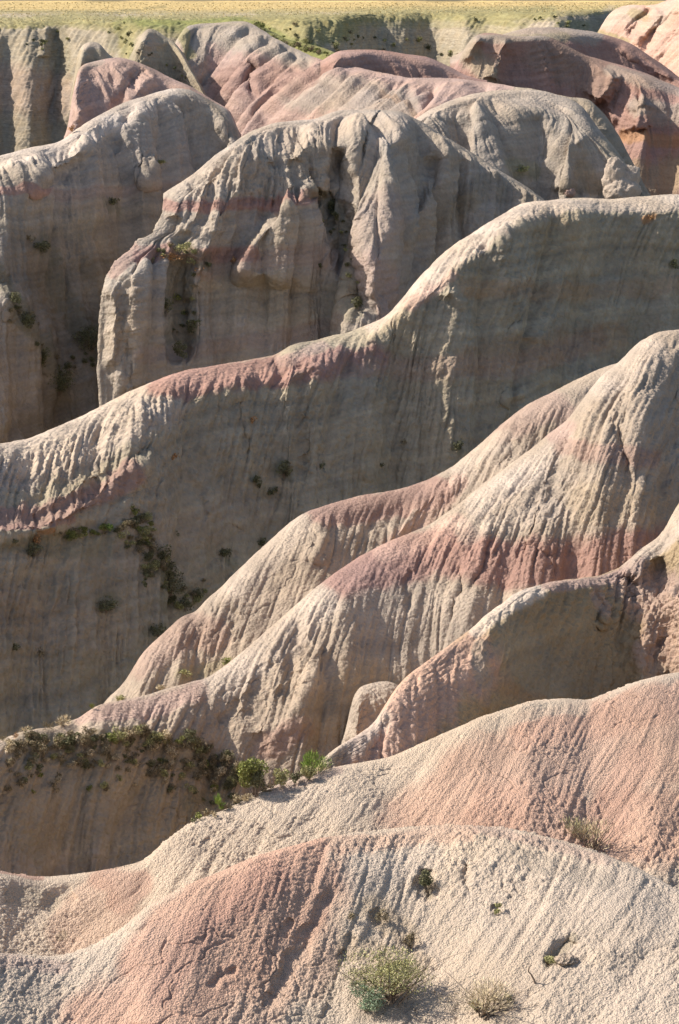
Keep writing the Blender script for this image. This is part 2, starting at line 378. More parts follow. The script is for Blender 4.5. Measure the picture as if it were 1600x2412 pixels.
terrain('back_right_ridge', x0=-260, x1=2300, spur=(4.0, 0.5), sil=[(1040,205,206),(1065,172,206),(1080,140,206),(1105,92,206),(1130,76,206),(1170,77,205),(1200,84,205),(1230,86,205),(1260,82,206),(1290,84,207),(1310,94,207),(1350,116,207.5),(1380,132,208),(1430,145,208),(1470,155,207),(1520,172,206),(1560,190,205),(1600,207,204),(1700,235,200),(1860,300,194)],
    top=4, rpx=6, gain=1.5, lines=[[(1040,215,44),(1100,108,48),(1170,90,58),(1230,98,56),(1290,96,62),(1350,135,60),(1400,155,56),(1460,172,46),(1520,196,34),(1600,215,30),(1860,310,46)],
           [(1040,260,54),(1290,200,60),(1400,230,54),(1500,240,50),(1600,300,50),(1860,420,50)],[(1040,300,42),(1600,500,52),(1860,520,50)]],
    strokes=[([(1195,92),(1180,120),(1168,160),(1160,195)],26,24,30), ([(1450,170),(1440,190),(1425,215),(1408,242)],34,60,24), ([(1512,225),(1500,250),(1495,300),(1497,310)],30,40,50),
             ([(1405,240),(1430,290),(1480,340)],-20,20,20), ([(1130,80),(1110,110),(1090,150)],20,16,20)],
    paints=[([(1170,90),(1160,190)],26,'grey',.3), ([(1290,120),(1400,190)],60,'brown',.35), ([(1080,90),(1200,90),(1290,86)],10,'grey',.8), ([(1100,120),(1150,170)],36,'slate',.8),
            ([(1440,165),(1600,215)],18,'grey',.6), ([(1470,320),(1600,330)],18,'rust',.7), ([(1500,250),(1600,270)],30,'grey',.7),([(1530,430),(1600,400)],60,'olive',.4)],
    base='rose', back=26, backlen=10, rill=(.9,.14), rill2=(.35,.05), grain='far', step=2.5)

# left back hill, pink face
terrain('left_pink_hill', spur=(3.0, 0.35), sil=[(150,330,176),(165,290,177),(172,210,182),(182,165,185),(200,150,187),(225,144,188),(250,138,188),(270,136,188),(292,136,189),(340,150,189),(400,182,188),(450,202,187),(500,235,185),(545,262,183),(570,330,180)],
    top=8, rpx=8, lines=[[(150,345,30),(200,130,34),(292,150,22),(400,195,30),(570,345,44)],[(150,380,26),(292,300,28),(570,420,40)]],
    strokes=[([(290,140),(250,180),(215,230),(190,300)],16,60,40), ([(345,165),(305,200),(285,240),(260,265)],-24,24,22), ([(370,170),(330,210),(300,245)],16,20,20)],
    base='pink', gain=1.5, paints=[([(180,160),(236,146)],12,'grey',.5), ([(290,137),(450,205)],12,'pink',.6), ([(180,290),(250,290)],20,'pink',.6)], back=24, backlen=10, rill=(.9,.10), rill2=(.3,.05), grain='far', step=2.4, sm=3)
terrain('grey_knob', sil=[(165,240,188),(178,160,190),(186,122,191),(193,108,192),(215,96,192.5),(238,104,192.5),(252,125,192),(285,150,190)], top=6, rpx=5, sm=2,
    lines=[[(165,250,50),(215,110,56),(285,165,50)],[(165,330,50),(285,240,50)]], base='slate', paints=[([(193,110),(240,106)],9,'cream',.7)], back=18, backlen=8, rill=(.8,.1), rill2=(.3,.04), grain='far', step=2.4)
terrain('left_white_ridge', x0=-600, x1=1860, spur=(3.0, 0.65), flow=(-.7, -.2, .5), sil=[(-260,420,148),(-100,392,150),(0,366,152),(60,350,154),(145,334,157),(165,314,159),(210,284,162),(270,251,166),(340,226,169),(410,209,172),(450,212,173.5),(500,240,174),(545,264,174),(558,300,173),(568,328,172),(600,420,169)],
    top=10, rpx=8, lines=[[(-260,520,26),(0,440,24),(60,425,22),(110,394,18),(165,350,14),(230,325,16),(300,262,16),(360,245,16),(405,220,14),(425,222,34),(500,262,44),(600,440,48)],
           [(-260,560,44),(0,470,46),(60,450,48),(110,415,48),(180,380,40),(300,300,38),(400,235,40),(450,250,48),(520,300,50),(600,460,52)],
           [(-260,700,52),(0,640,52),(200,640,52),(400,540,48),(600,600,50)],[(-260,1090,44),(0,1060,44),(385,1000,50),(600,800,50)]],
    strokes=[([(-20,690),(30,740),(80,800),(120,880),(150,960)],18,70,130), ([(60,470),(110,400),(160,372),(210,345)],14,26,20),([(20,700),(110,820),(140,900)],8,50,60),
             ([(330,245),(290,290),(270,330),(290,350)],-12,30,20), ([(370,380),(340,440)],18,30,20)],
    base='grey', gain=2.2, paints=[([(-260,400),(0,385),(110,365),(200,320),(300,270),(400,225)],34,'white',.75), ([(-260,480),(0,460),(95,452)],11,'rose',.9), ([(95,455),(300,450),(400,440)],16,'rose',.3),
            ([(60,620),(280,560),(380,520)],90,'brown',.55), ([(-50,530),(200,520)],46,'slate',.5), ([(150,700),(260,720)],110,'brown',.7), ([(-20,640),(30,720),(90,800),(150,900)],26,'veg',0.39), ([(-10,900),(60,960)],70,'tan',.6),
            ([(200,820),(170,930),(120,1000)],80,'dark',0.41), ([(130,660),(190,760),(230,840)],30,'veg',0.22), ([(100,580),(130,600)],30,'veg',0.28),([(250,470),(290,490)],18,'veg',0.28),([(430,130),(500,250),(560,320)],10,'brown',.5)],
    back=26, backlen=12, rill=(.62,.13), rill2=(.22,.04), lump=(.8,.10), grain='far', step=2.4, crestfade=50, roughmask=[([(0,380),(130,370)],70,1.6)])

terrain('grey_pyramid_hill', sil=[(285,190,197),(305,135,199),(320,105,201),(338,72,203),(350,64,204),(362,68,204),(395,92,203),(412,99,202.5),(432,125,201),(455,165,199),(480,212,196),(500,250,193)],
    top=6, rpx=5, lines=[[(285,200,40),(350,90,30),(412,108,48),(500,260,50)],[(285,260,48),(412,150,54),(500,280,52)],[(285,300,48),(500,330,50)]], strokes=[([(395,100),(360,102),(335,110)],10,10,14),([(350,70),(335,95),(320,125)],20,20,30)],
    base='slate', paints=[([(300,120),(380,190)],16,'veg',0.22),([(340,80),(360,100)],20,'grey',.6),([(430,200),(470,230)],30,'brown',.5)], back=20, backlen=9, rill=(1.2,.2), rill2=(.4,.06), lump=(1.5,.25), grain='far', step=2.4, sm=3)
# central pink badland saddle
terrain('pink_saddle_hills', flow=(-.9, -.9, .8), spur=(3.2, .55), sil=[(416,110,205),(422,82,208),(432,66,210),(445,60,211),(480,55,213),(530,52,214),(580,51,214),(605,60,212),(640,86,207),(690,112,203),(740,134,199),(770,146,196),(800,151,194),(850,161,191),(900,171,188),(960,182,185),(1010,184,184),(1100,187,183),(1160,196,180),(1200,204,178),(1260,209,175),(1300,222,175.5),(1390,234,176),(1430,275,175),(1470,340,173),(1500,400,171),(1530,460,169),(1620,560,165)],
    top=8, rpx=8, gain=1.25, wob=(2,70), lines=[[(425,100,26),(500,85,22),(580,75,10),(690,128,8),(800,162,8),(1000,196,6),(1200,215,6),(1390,245,16),(1530,470,44),(1620,580,44)],
        [(425,140,34),(500,130,28),(580,130,22),(700,150,20),(800,185,14),(1000,215,6),(1200,240,8),(1390,260,30),(1530,500,44),(1620,600,44)],
        [(425,250,34),(600,230,28),(750,230,22),(900,225,10),(1000,260,14),(1200,270,30),(1620,640,44)],
        [(440,420,34),(600,380,30),(800,360,20),(950,330,18),(1200,420,40),(1620,700,40)]],
    strokes=[([(590,100),(560,120),(530,140),(505,200)],14,30,30), ([(592,142),(596,180),(588,230)],-26,20,14), ([(705,150),(680,180),(640,225),(600,280)],-20,26,20),
             ([(800,175),(860,195),(900,215),(940,225)],-14,20,14), ([(940,190),(960,205),(965,240),(985,270)],-16,16,14), ([(1000,205),(1100,215),(1160,214)],-10,10,10)],
    base='pink', paints=[([(440,80),(560,80),(620,95),(700,125)],46,'grey',.95), ([(450,110),(480,190)],30,'grey',.85), ([(430,70),(448,130)],14,'olive',.7), ([(480,68),(580,60)],10,'slate',.5), ([(780,170),(900,180),(1100,200),(1350,232)],26,'pink',.5), ([(700,225),(850,225),(950,250)],46,'grey',.75),
            ([(520,190),(720,190)],44,'rose',.6), ([(1230,215),(1390,245),(1440,330),(1520,450)],34,'slate',.85), ([(1440,330),(1520,450)],50,'brown',.4), ([(900,215),(950,240),(985,275)],8,'rust',.3)],
    back=24, backlen=8, rill=(.7,.10), rill2=(.3,.045), grain='far', step=2.4, crestfade=25, sm=4)
terrain('grassy_bench_edge', sil=[(560,75,216),(580,52,218),(600,54,218),(640,72,214),(680,96,210),(720,100,208),(760,112,204),(790,122,202),(810,134,200),(850,165,197)],
    top=4, rpx=5, lines=[[(560,80,20),(640,85,20),(720,116,20),(850,180,20)],[(560,110,25),(850,220,25)]], base='olive', paints=[([(600,62),(700,112),(800,140)],20,'green',.6)],
    back=14, backlen=8, rill=(1.2,.1), rill2=(.4,.08), lump=(.8,.25), grain='far', step=2.6, mottle=.3)

# right middle hill with buttresses
terrain('buttressed_hill', spur=(2.4, 0.45), sil=[(930,330,158),(960,295,160),(985,278,161),(1000,265,162),(1060,237,164),(1120,219,165),(1170,213,166.5),(1250,211,167.5),(1290,216,168),(1320,226,167.5),(1350,236,167),(1380,260,166),(1400,290,165),(1430,325,164),(1450,350,163),(1480,395,161),(1510,445,159),(1560,500,157)],
    top=12, rpx=8, lines=[[(930,345,20),(1000,285,16),(1080,252,14),(1170,250,16),(1250,250,16),(1320,262,24),(1380,310,30),(1560,510,46)],
        [(930,355,32),(1000,300,36),(1045,285,38),(1075,275,54),(1095,275,54),(1120,272,38),(1140,272,40),(1155,275,54),(1175,280,38),(1215,280,36),(1232,280,56),(1280,280,58),(1296,285,38),(1380,300,36),(1400,330,56),(1560,520,54)],
        [(930,420,40),(1045,350,38),(1080,350,54),(1110,345,40),(1135,345,54),(1150,350,38),(1185,350,38),(1200,350,56),(1285,360,58),(1300,360,38),(1340,345,38),(1356,345,58),(1440,400,56),(1560,560,54)],
        [(930,460,44),(1130,400,40),(1180,400,46),(1290,430,58),(1305,420,40),(1322,420,40),(1340,420,60),(1560,590,54)],[(930,520,46),(1250,540,50),(1560,620,50)]],
    strokes=[([(1120,262),(1095,300),(1090,350)],-6,30,16), ([(1180,262),(1150,310),(1135,350)],-6,26,16), ([(1388,326),(1355,335),(1335,360),(1322,400),(1312,460)],24,26,50,1.2), ([(1262,270),(1285,330),(1292,390)],-10,40,20)],
    base='grey', gain=1.2, wob=(2,60), paints=[([(985,275),(1080,245),(1250,225),(1320,245)],26,'cream',.6), ([(1020,320),(1090,330)],40,'tan',.6), ([(1380,400),(1400,440)],30,'ochre',.6), ([(1330,440),(1440,440)],18,'brown',.6), ([(1200,390),(1260,410)],24,'olive',.4), ([(1430,340),(1520,450)],24,'slate',.6)],
    back=22, backlen=10, rill=(.6,.10), rill2=(.25,.04), lump=(.9,.06), grain='far', step=2.4, crestfade=35, sm=4)

# central butte
terrain('central_butte', spur=(2.3, 0.55), flow=(-.5, -.1, .6), sil=[(385,460,137),(395,448,137.3),(412,438,137.7),(450,415,138.5),(480,388,139.5),(520,356,141),(565,325,142.5),(600,306,143.5),(640,292,144.5),(700,284,146),(740,282,146.5),(790,263,148),(830,258,149),(900,260,150),(940,262,150.5),(960,270,151),(1000,291,151.5),(1030,312,152),(1080,340,152.5),(1130,370,152.5),(1180,402,152.5),(1240,440,152),(1280,470,151.5),(1360,540,150)],
    left=([(385,0),(385,455),(382,500),(362,545),(348,552),(322,565),(312,585),(275,612),(252,650),(240,700),(235,760),(230,850),(236,950),(240,1100)],330),
    top=12, rpx=8, lines=[[(385,480,24),(450,440,22),(560,372,20),(640,350,18),(740,335,16),(800,325,14),(930,325,14),(965,300,20),(1280,480,40),(1360,550,44)],
        [(385,500,36),(450,465,34),(530,415,34),(560,400,42),(585,390,52),(640,378,52),(740,365,46),(790,350,42),(815,345,34),(925,345,34),(945,345,54),(1000,345,50),(1020,345,38),(1040,350,38),(1055,350,54),(1100,380,54),(1280,500,54),(1360,570,54)],
        [(385,560,38),(440,550,36),(500,545,38),(530,540,54),(560,530,58),(700,530,56),(790,540,54),(815,540,36),(905,540,36),(925,540,56),(975,520,52),(985,520,40),(1000,520,54),(1100,560,54),(1360,620,54)],
        [(385,580,20),(470,598,26),(500,600,44),(560,610,58),(780,620,58),(830,620,40),(890,620,38),(915,620,44),(950,620,46),(1000,620,54),(1360,700,52)],
        [(385,625,30),(470,640,50),(560,650,62),(780,680,60),(850,700,44),(910,700,42),(960,700,52),(1360,740,50)],
        [(385,700,68),(560,760,64),(900,800,50),(1360,800,50)],
        [(385,1010,68),(560,960,66),(900,860,50),(1360,850,50)]],
    strokes=[([(800,310),(870,298),(925,335),(938,400),(930,500),(905,570),(880,640),(868,730)],30,90,40,1.2), ([(1000,335),(1046,375),(1036,420),(1005,472),(970,540),(948,605)],26,30,40,1.2),
             ([(795,340),(806,420),(800,470),(822,540),(840,650),(855,760)],-60,50,36,1.3), ([(600,330),(575,380),(560,430),(532,500),(508,560),(480,612),(474,690)],26,60,50,1.2),
             ([(310,600),(318,660),(312,740),(322,830),(318,900),(330,960)],44,60,70,1.2), ([(262,650),(268,760),(258,880)],22,22,22), ([(740,462),(700,472),(665,500),(640,522),(605,565),(578,612),(572,680)],52,24,190,1.1),
             ([(440,600),(425,680),(430,780),(420,860)],-50,60,40), ([(720,455),(770,475),(795,540),(805,640)],-30,24,24), ([(600,340),(640,345),(700,385),(730,450)],-12,40,40),([(450,430),(425,470),(410,520)],20,26,26),([(500,400),(475,450),(455,510),(435,560)],20,26,26),([(660,300),(640,340),(650,380)],14,20,20),([(740,300),(720,340),(700,380)],12,22,22)],
    base='grey', gain=1.55, wob=(4,60), paints=[([(640,480),(700,466),(750,462)],10,'rose',.7), ([(640,320),(800,285),(930,300)],46,'cream',.7), ([(450,440),(560,380)],50,'cream',.4), ([(395,482),(520,480),(640,474),(740,468)],17,'rose',.95), ([(330,600),(400,590),(470,600),(600,600)],22,'rose',.9), ([(310,585),(270,640)],20,'rose',.6),
            ([(480,640),(700,600),(800,620)],30,'rose',.3), ([(850,600),(900,500)],60,'pink',.3), ([(880,640),(920,720)],50,'pink',.5), ([(1040,500),(1150,440),(1240,460)],36,'brown',.45), ([(950,560),(1100,480)],30,'ochre',.35),
            ([(420,580),(460,600),(490,620)],24,'veg',0.41), ([(420,640),(435,740),(430,800)],36,'veg',0.33), ([(740,460),(790,500),(820,600),(840,740)],26,'veg',0.33), ([(760,455),(720,462)],9,'veg',0.33),
            ([(320,700),(300,820),(330,930)],50,'tan',.5), ([(550,700),(780,720)],70,'slate',.6), ([(400,880),(700,820)],60,'tan',.35), ([(330,840),(640,800),(800,760)],22,'rose',.25)],
    back=26, backlen=12, rill=(.5,.13), rill2=(.22,.06), lump=(.8,.12), grain='far', step=2.3, crestfade=25, sm=4, roughmask=[([(420,500),(600,420),(740,400)],90,1.5),([(280,700),(290,900)],60,2.0)])

# long middle ridge
terrain('long_middle_ridge', x0=-700, x1=2300, spur=(3.0, 0.38), flow=(-.7, -.05, .85), sil=[(-260,1075,80),(-100,1058,83),(0,1046,85),(60,1036,86),(100,1021,87),(180,986,88.5),(230,962,89.5),(300,922,91),(370,896,92.5),(440,872,94),(520,856,95.5),(600,843,97),(655,838,98),(672,824,98.3),(690,813,98.6),(760,798,100),(820,786,101),(870,765,102),(920,738,103),(960,690,104),(1000,642,105),(1040,602,106.5),(1090,562,108),(1140,531,109.5),(1180,506,110.5),(1230,479,112),(1300,470,113.5),(1350,466,114.5),(1440,469,116),(1520,461,117),(1600,458,118),(1860,470,121)],
    top=8, rpx=10, lines=[[(-260,1130,24),(0,1110,24),(120,1080,22),(250,1030,20),(400,950,18),(520,900,12),(660,880,12),(760,850,14),(870,800,12),(960,730,10),(1040,650,10),(1140,585,10),(1230,525,10),(1300,500,12),(1450,500,14),(1600,492,16),(1860,500,16)],
        [(-260,1190,26),(0,1180,26),(120,1150,30),(250,1090,34),(400,990,42),(520,920,50),(660,900,50),(760,872,48),(870,818,50),(960,750,56),(1040,668,58),(1140,603,58),(1230,540,58),(1300,512,58),(1600,504,58),(1860,512,58)],
        [(-260,1215,16),(0,1205,16),(100,1200,18),(200,1165,24),(300,1120,42),(420,1100,50),(700,1000,52),(1000,860,54),(1300,620,54),(1860,620,54)],
        [(-260,1260,16),(0,1245,16),(100,1240,22),(200,1200,40),(300,1180,50),(1000,960,54),(1860,720,56)],
        [(-260,1280,56),(0,1265,56),(150,1250,56),(300,1220,54),(1860,760,54)],
        [(-260,1830,50),(0,1820,50),(400,1700,50),(1000,1300,52),(1860,1050,54)]],
    strokes=[([(368,1060),(340,1090),(318,1108),(290,1112),(250,1140),(215,1180),(150,1215),(60,1235),(-40,1250)],34,20,46,1.1), ([(280,1098),(220,1115),(175,1150),(110,1185),(30,1200)],22,22,22),
             ([(690,835),(720,880),(702,930),(710,1050),(715,1150)],-26,26,26), ([(640,850),(670,880)],-16,20,20), ([(560,930),(560,1000),(590,1080)],-12,16,16),
             ([(1180,960),(1200,930),(1235,932)],16,16,22), ([(1180,800),(1210,780),(1260,800),(1300,810)],10,10,16), ([(1040,700),(1060,690),(1100,720)],20,20,14), ([(420,1100),(460,1160),(470,1240)],-12,16,14),
             ([(560,1230),(540,1300),(450,1330)],-14,40,40),([(1400,480),(1420,520)],-10,10,16), ([(1340,540),(1360,700),(1340,850)],-14,40,40), ([(900,900),(880,1050),(850,1150)],14,60,60)],
    base='slate', mottle=.15, streak=.05, und=2, paints=[([(-260,1090),(0,1080),(120,1060),(250,1000),(380,940)],85,'cream',.85), ([(-260,1215),(0,1215),(120,1205),(230,1165),(300,1120)],36,'rose',.75), ([(-60,1240),(180,1225)],14,'rose',.7),
            ([(380,905),(520,885),(650,875),(760,860),(870,850)],42,'rose',1.0), ([(660,850),(760,815)],14,'pink',.6), ([(880,760),(960,700),(1040,620),(1140,550),(1230,500),(1300,480)],34,'cream',.95), ([(960,720),(1010,690),(1060,650)],18,'salmon',.6), ([(1300,485),(1600,475)],22,'cream',.8), ([(1525,512),(1540,505)],13,'rust',.9),
            ([(760,870),(900,865),(1200,870),(1400,800)],34,'rose',.35), ([(1100,680),(1300,690),(1600,670)],26,'rust',.32), ([(1100,850),(1300,820),(1450,790)],44,'rust',.3), ([(1300,560),(1550,620)],70,'ochre',.3), ([(850,920),(1000,980),(1150,960)],80,'slate',.5),
            ([(100,1275),(250,1290),(330,1300),(400,1370)],36,'veg',0.33), ([(-20,1290),(90,1280)],20,'veg',0.33), ([(660,1100),(680,1110)],22,'veg',0.39), ([(600,1130),(625,1160)],20,'veg',0.28), ([(520,1310),(545,1330)],18,'veg',0.33), ([(230,1430),(250,1425)],30,'veg',0.39), ([(370,1330),(420,1400),(380,1420)],32,'veg',0.33),
            ([(340,1495),(370,1490)],20,'veg',0.33), ([(30,1440),(20,1530)],18,'veg',0.22), ([(1060,1060),(1070,1070)],12,'veg',0.28), ([(410,1255),(425,1260)],10,'veg',0.33), ([(1590,620),(1600,620)],12,'veg',0.44), ([(590,990),(600,980)],12,'veg',0.22),
            ([(0,1500),(200,1650),(100,1720)],150,'brown',.3), ([(300,1300),(600,1200)],60,'tan',.3), ([(-50,1420),(250,1500)],70,'tan',.35), ([(110,1255),(130,1250)],10,'rust',.8), ([(700,880),(720,930),(710,1000)],14,'brown',.4)],
    back=28, backlen=12, rill=(.33,.085), rill2=(.15,.034), lump=(.5,.08), grain='far', step=2.4, crestfade=60, roughmask=[([(0,1100),(200,1080),(330,1040)],120,1.7)])

# ridge behind the big lit ridge
terrain('lit_ridge_behind', x0=-260, x1=1900, spur=(1.7, 0.14), flow=(-.8, -.4, .9), sil=[(225,1690,56.5),(250,1646,57),(290,1616,57.5),(310,1582,58),(330,1546,58.5),(362,1514,59),(400,1480,60),(430,1449,60.5),(468,1442,61),(476,1420,61.2),(520,1385,62),(560,1346,62.5),(620,1290,63.5),(680,1232,64.5),(720,1206,65),(780,1186,66),(850,1167,67),(950,1151,68.5),(1010,1131,69.5),(1070,1096,70.5),(1100,1074,71),(1160,1022,72),(1180,1000,72.3),(1240,956,73.5),(1300,924,74.5),(1370,887,76),(1440,860,77),(1600,820,79),(1900,800,82)],
    top=4, rpx=8, lines=[[(225,1700,14),(470,1460,12),(700,1240,12),(850,1195,12),(1000,1170,12),(1200,1020,12),(1400,910,14),(1600,840,14)],
        [(225,1720,24),(470,1500,25),(700,1290,26),(850,1240,24),(1000,1215,22),(1200,1060,21),(1400,930,22),(1600,870,22)],
        [(225,1760,26),(700,1440,30),(900,1330,28),(1600,950,26)],[(225,1800,26),(700,1600,30),(1000,1400,28),(1600,1100,26)]],
    strokes=[([(1075,1110),(1020,1165),(970,1215),(930,1265),(895,1310)],26,40,30,1.3), ([(500,1430),(545,1440),(560,1480)],-14,20,20), ([(760,1215),(755,1280),(745,1340)],20,20,26),([(1210,1030),(1200,1080),(1180,1110)],-14,12,14), ([(880,1220),(850,1300)],-10,16,16)],
    base='tan', paints=[([(760,1205),(900,1190),(1030,1160)],42,'rose',.8), ([(920,1290),(1000,1220),(1080,1140)],30,'salmon',.55), ([(1180,1020),(1300,950),(1330,970)],36,'pink',.6), ([(700,1240),(560,1380)],40,'cream',.5), ([(330,1560),(450,1480),(500,1500)],46,'rose',.45),([(1080,1090),(1180,1040)],36,'cream',.5), ([(430,1590),(540,1560)],22,'olive',.3)],
    back=26, backlen=10, rill=(.30,.055), rill2=(.13,.024), und=2, lump=(.35,.035), grain='mid', step=2.3, crestfade=60, blob=(2,.10))
terrain('big_lit_ridge', x0=-800, x1=2400, spur=(1.7, 0.16), flow=(-.9, -.15, .9), sil=[(-260,1775,42),(-100,1752,43.5),(0,1743,44.5),(60,1722,45),(130,1714,46),(190,1690,46.8),(213,1669,47),(240,1658,47.3),(300,1650,48),(350,1637,48.5),(420,1614,49.3),(490,1598,50),(540,1562,50.8),(600,1512,51.6),(680,1442,52.8),(740,1387,53.8),(800,1341,54.6),(850,1311,55.3),(930,1270,56.3),(1010,1240,57.3),(1080,1190,58.3),(1150,1131,59.3),(1220,1082,60.3),(1290,1026,61.4),(1336,992,62),(1361,958,62.4),(1390,918,63),(1420,881,63.5),(1470,846,64.3),(1500,812,64.8),(1540,786,65.4),(1600,778,66),(1860,800,68)],
    top=6, rpx=8, lines=[[(-260,1800,20),(0,1770,20),(100,1750,16),(250,1700,12),(400,1660,12),(560,1580,12),(700,1470,12),(900,1320,12),(1100,1220,10),(1250,1110,10),(1400,960,10),(1520,840,10),(1600,800,14),(1860,820,20)],
        [(-260,1830,26),(0,1800,28),(100,1775,22),(250,1725,20),(400,1710,20),(560,1650,23),(700,1530,27),(900,1380,25),(1100,1290,23),(1250,1180,22),(1400,1060,22),(1520,960,26),(1600,880,34),(1860,880,44)],
        [(-260,1845,56),(0,1830,56),(100,1800,54),(200,1765,52),(330,1742,50),(450,1765,46),(560,1800,36),(650,1660,34),(900,1560,32),(1100,1450,30),(1250,1320,28),(1400,1240,34),(1520,1180,42),(1860,1100,44)],
        [(-260,2000,56),(0,1980,58),(400,1950,56),(560,1880,50),(700,1770,46),(900,1620,42),(1100,1500,38),(1400,1330,40),(1860,1300,44)],
        [(-260,2160,50),(0,2140,50),(400,2080,50),(700,1920,44),(900,1840,42),(1100,1640,40),(1400,1450,40),(1860,1400,44)]],
    strokes=[([(700,1440),(690,1520),(680,1600),(700,1680)],-18,26,26), ([(760,1500),(740,1580),(700,1660),(650,1730),(620,1780)],30,50,50,1.3), ([(640,1560),(600,1620),(590,1700)],-20,24,24), ([(660,1590),(640,1650),(610,1740)],22,26,30),
             ([(1390,950),(1330,1040),(1300,1120),(1290,1200)],-16,20,16), ([(1440,980),(1470,1060),(1480,1160)],-20,16,16), ([(1590,900),(1580,1050),(1560,1230)],-26,18,18),
             ([(960,1440),(950,1380),(975,1340)],-16,12,16), ([(1080,1330),(1085,1400),(1060,1460)],-14,14,14), ([(1230,1290),(1290,1310),(1295,1370)],-16,12,12), ([(1270,1180),(1250,1260),(1220,1320)],-16,12,14), ([(1170,1230),(1150,1300),(1110,1400)],-14,12,14), ([(560,1640),(520,1700)],-14,14,14)],
    base='tan', paints=[([(810,1350),(930,1315),(1050,1300),(1200,1330),(1330,1345),(1450,1310),(1560,1300)],72,'rose',1.0), ([(900,1300),(1010,1265),(1080,1230)],24,'salmon',.6), ([(1120,1190),(1240,1110),(1330,1040)],34,'cream',.9), ([(1100,1250),(1300,1200)],36,'cream',.5), ([(1330,1050),(1420,1070),(1540,1080)],26,'rose',.55), ([(1420,900),(1520,830)],50,'cream',.75), ([(1300,1020),(1340,1010)],24,'pink',.8),
            ([(200,1690),(350,1670),(470,1630)],30,'pink',.85), ([(520,1620),(640,1530),(760,1420)],46,'cream',.8), ([(620,1690),(760,1600)],60,'tan',.5), ([(640,1760),(700,1720)],40,'rose',.6), ([(900,1480),(1000,1560)],70,'tan',.6), ([(760,1700),(880,1620)],80,'ochre',.4), ([(1380,1180),(1530,1180)],60,'ochre',.35), ([(1420,1320),(1500,1290)],30,'rose',.7),
            ([(60,1760),(200,1775),(330,1745),(420,1770),(500,1800)],38,'veg',0.39), ([(150,1820),(400,1830),(520,1860)],60,'veg',0.25), ([(0,1760),(60,1730)],20,'cream',.5), ([(40,1900),(300,1900),(400,2000)],140,'slate',.7), ([(60,1880),(120,1960)],60,'ochre',.3),([(470,1900),(520,1880)],40,'veg',0.28)],
    back=28, backlen=10, rill=(.30,.065), rill2=(.13,.026), und=2, lump=(.32,.045), grain='mid', step=2.3, crestfade=70, blob=(2,.12), roughmask=[([(650,1600),(800,1480)],110,1.5),([(1100,1250),(1250,1250)],120,1.3)])
terrain('clay_knob', sil=[(805,1760,46.5),(822,1690,46.8),(828,1650,47),(845,1620,47.1),(870,1610,47.2),(905,1604,47.3),(930,1608,47.4),(960,1630,47.4)], top=8, rpx=6,
    lines=[[(805,1770,40),(870,1635,40),(960,1650,40)],[(805,1800,58),(960,1720,58)],[(805,1850,56),(960,1800,56)]], base='tan', back=14, backlen=5, rill=(.3,.04), rill2=(.12,.03), lump=(.35,.16), grain='mid', step=2.3, sm=3,ext=6)

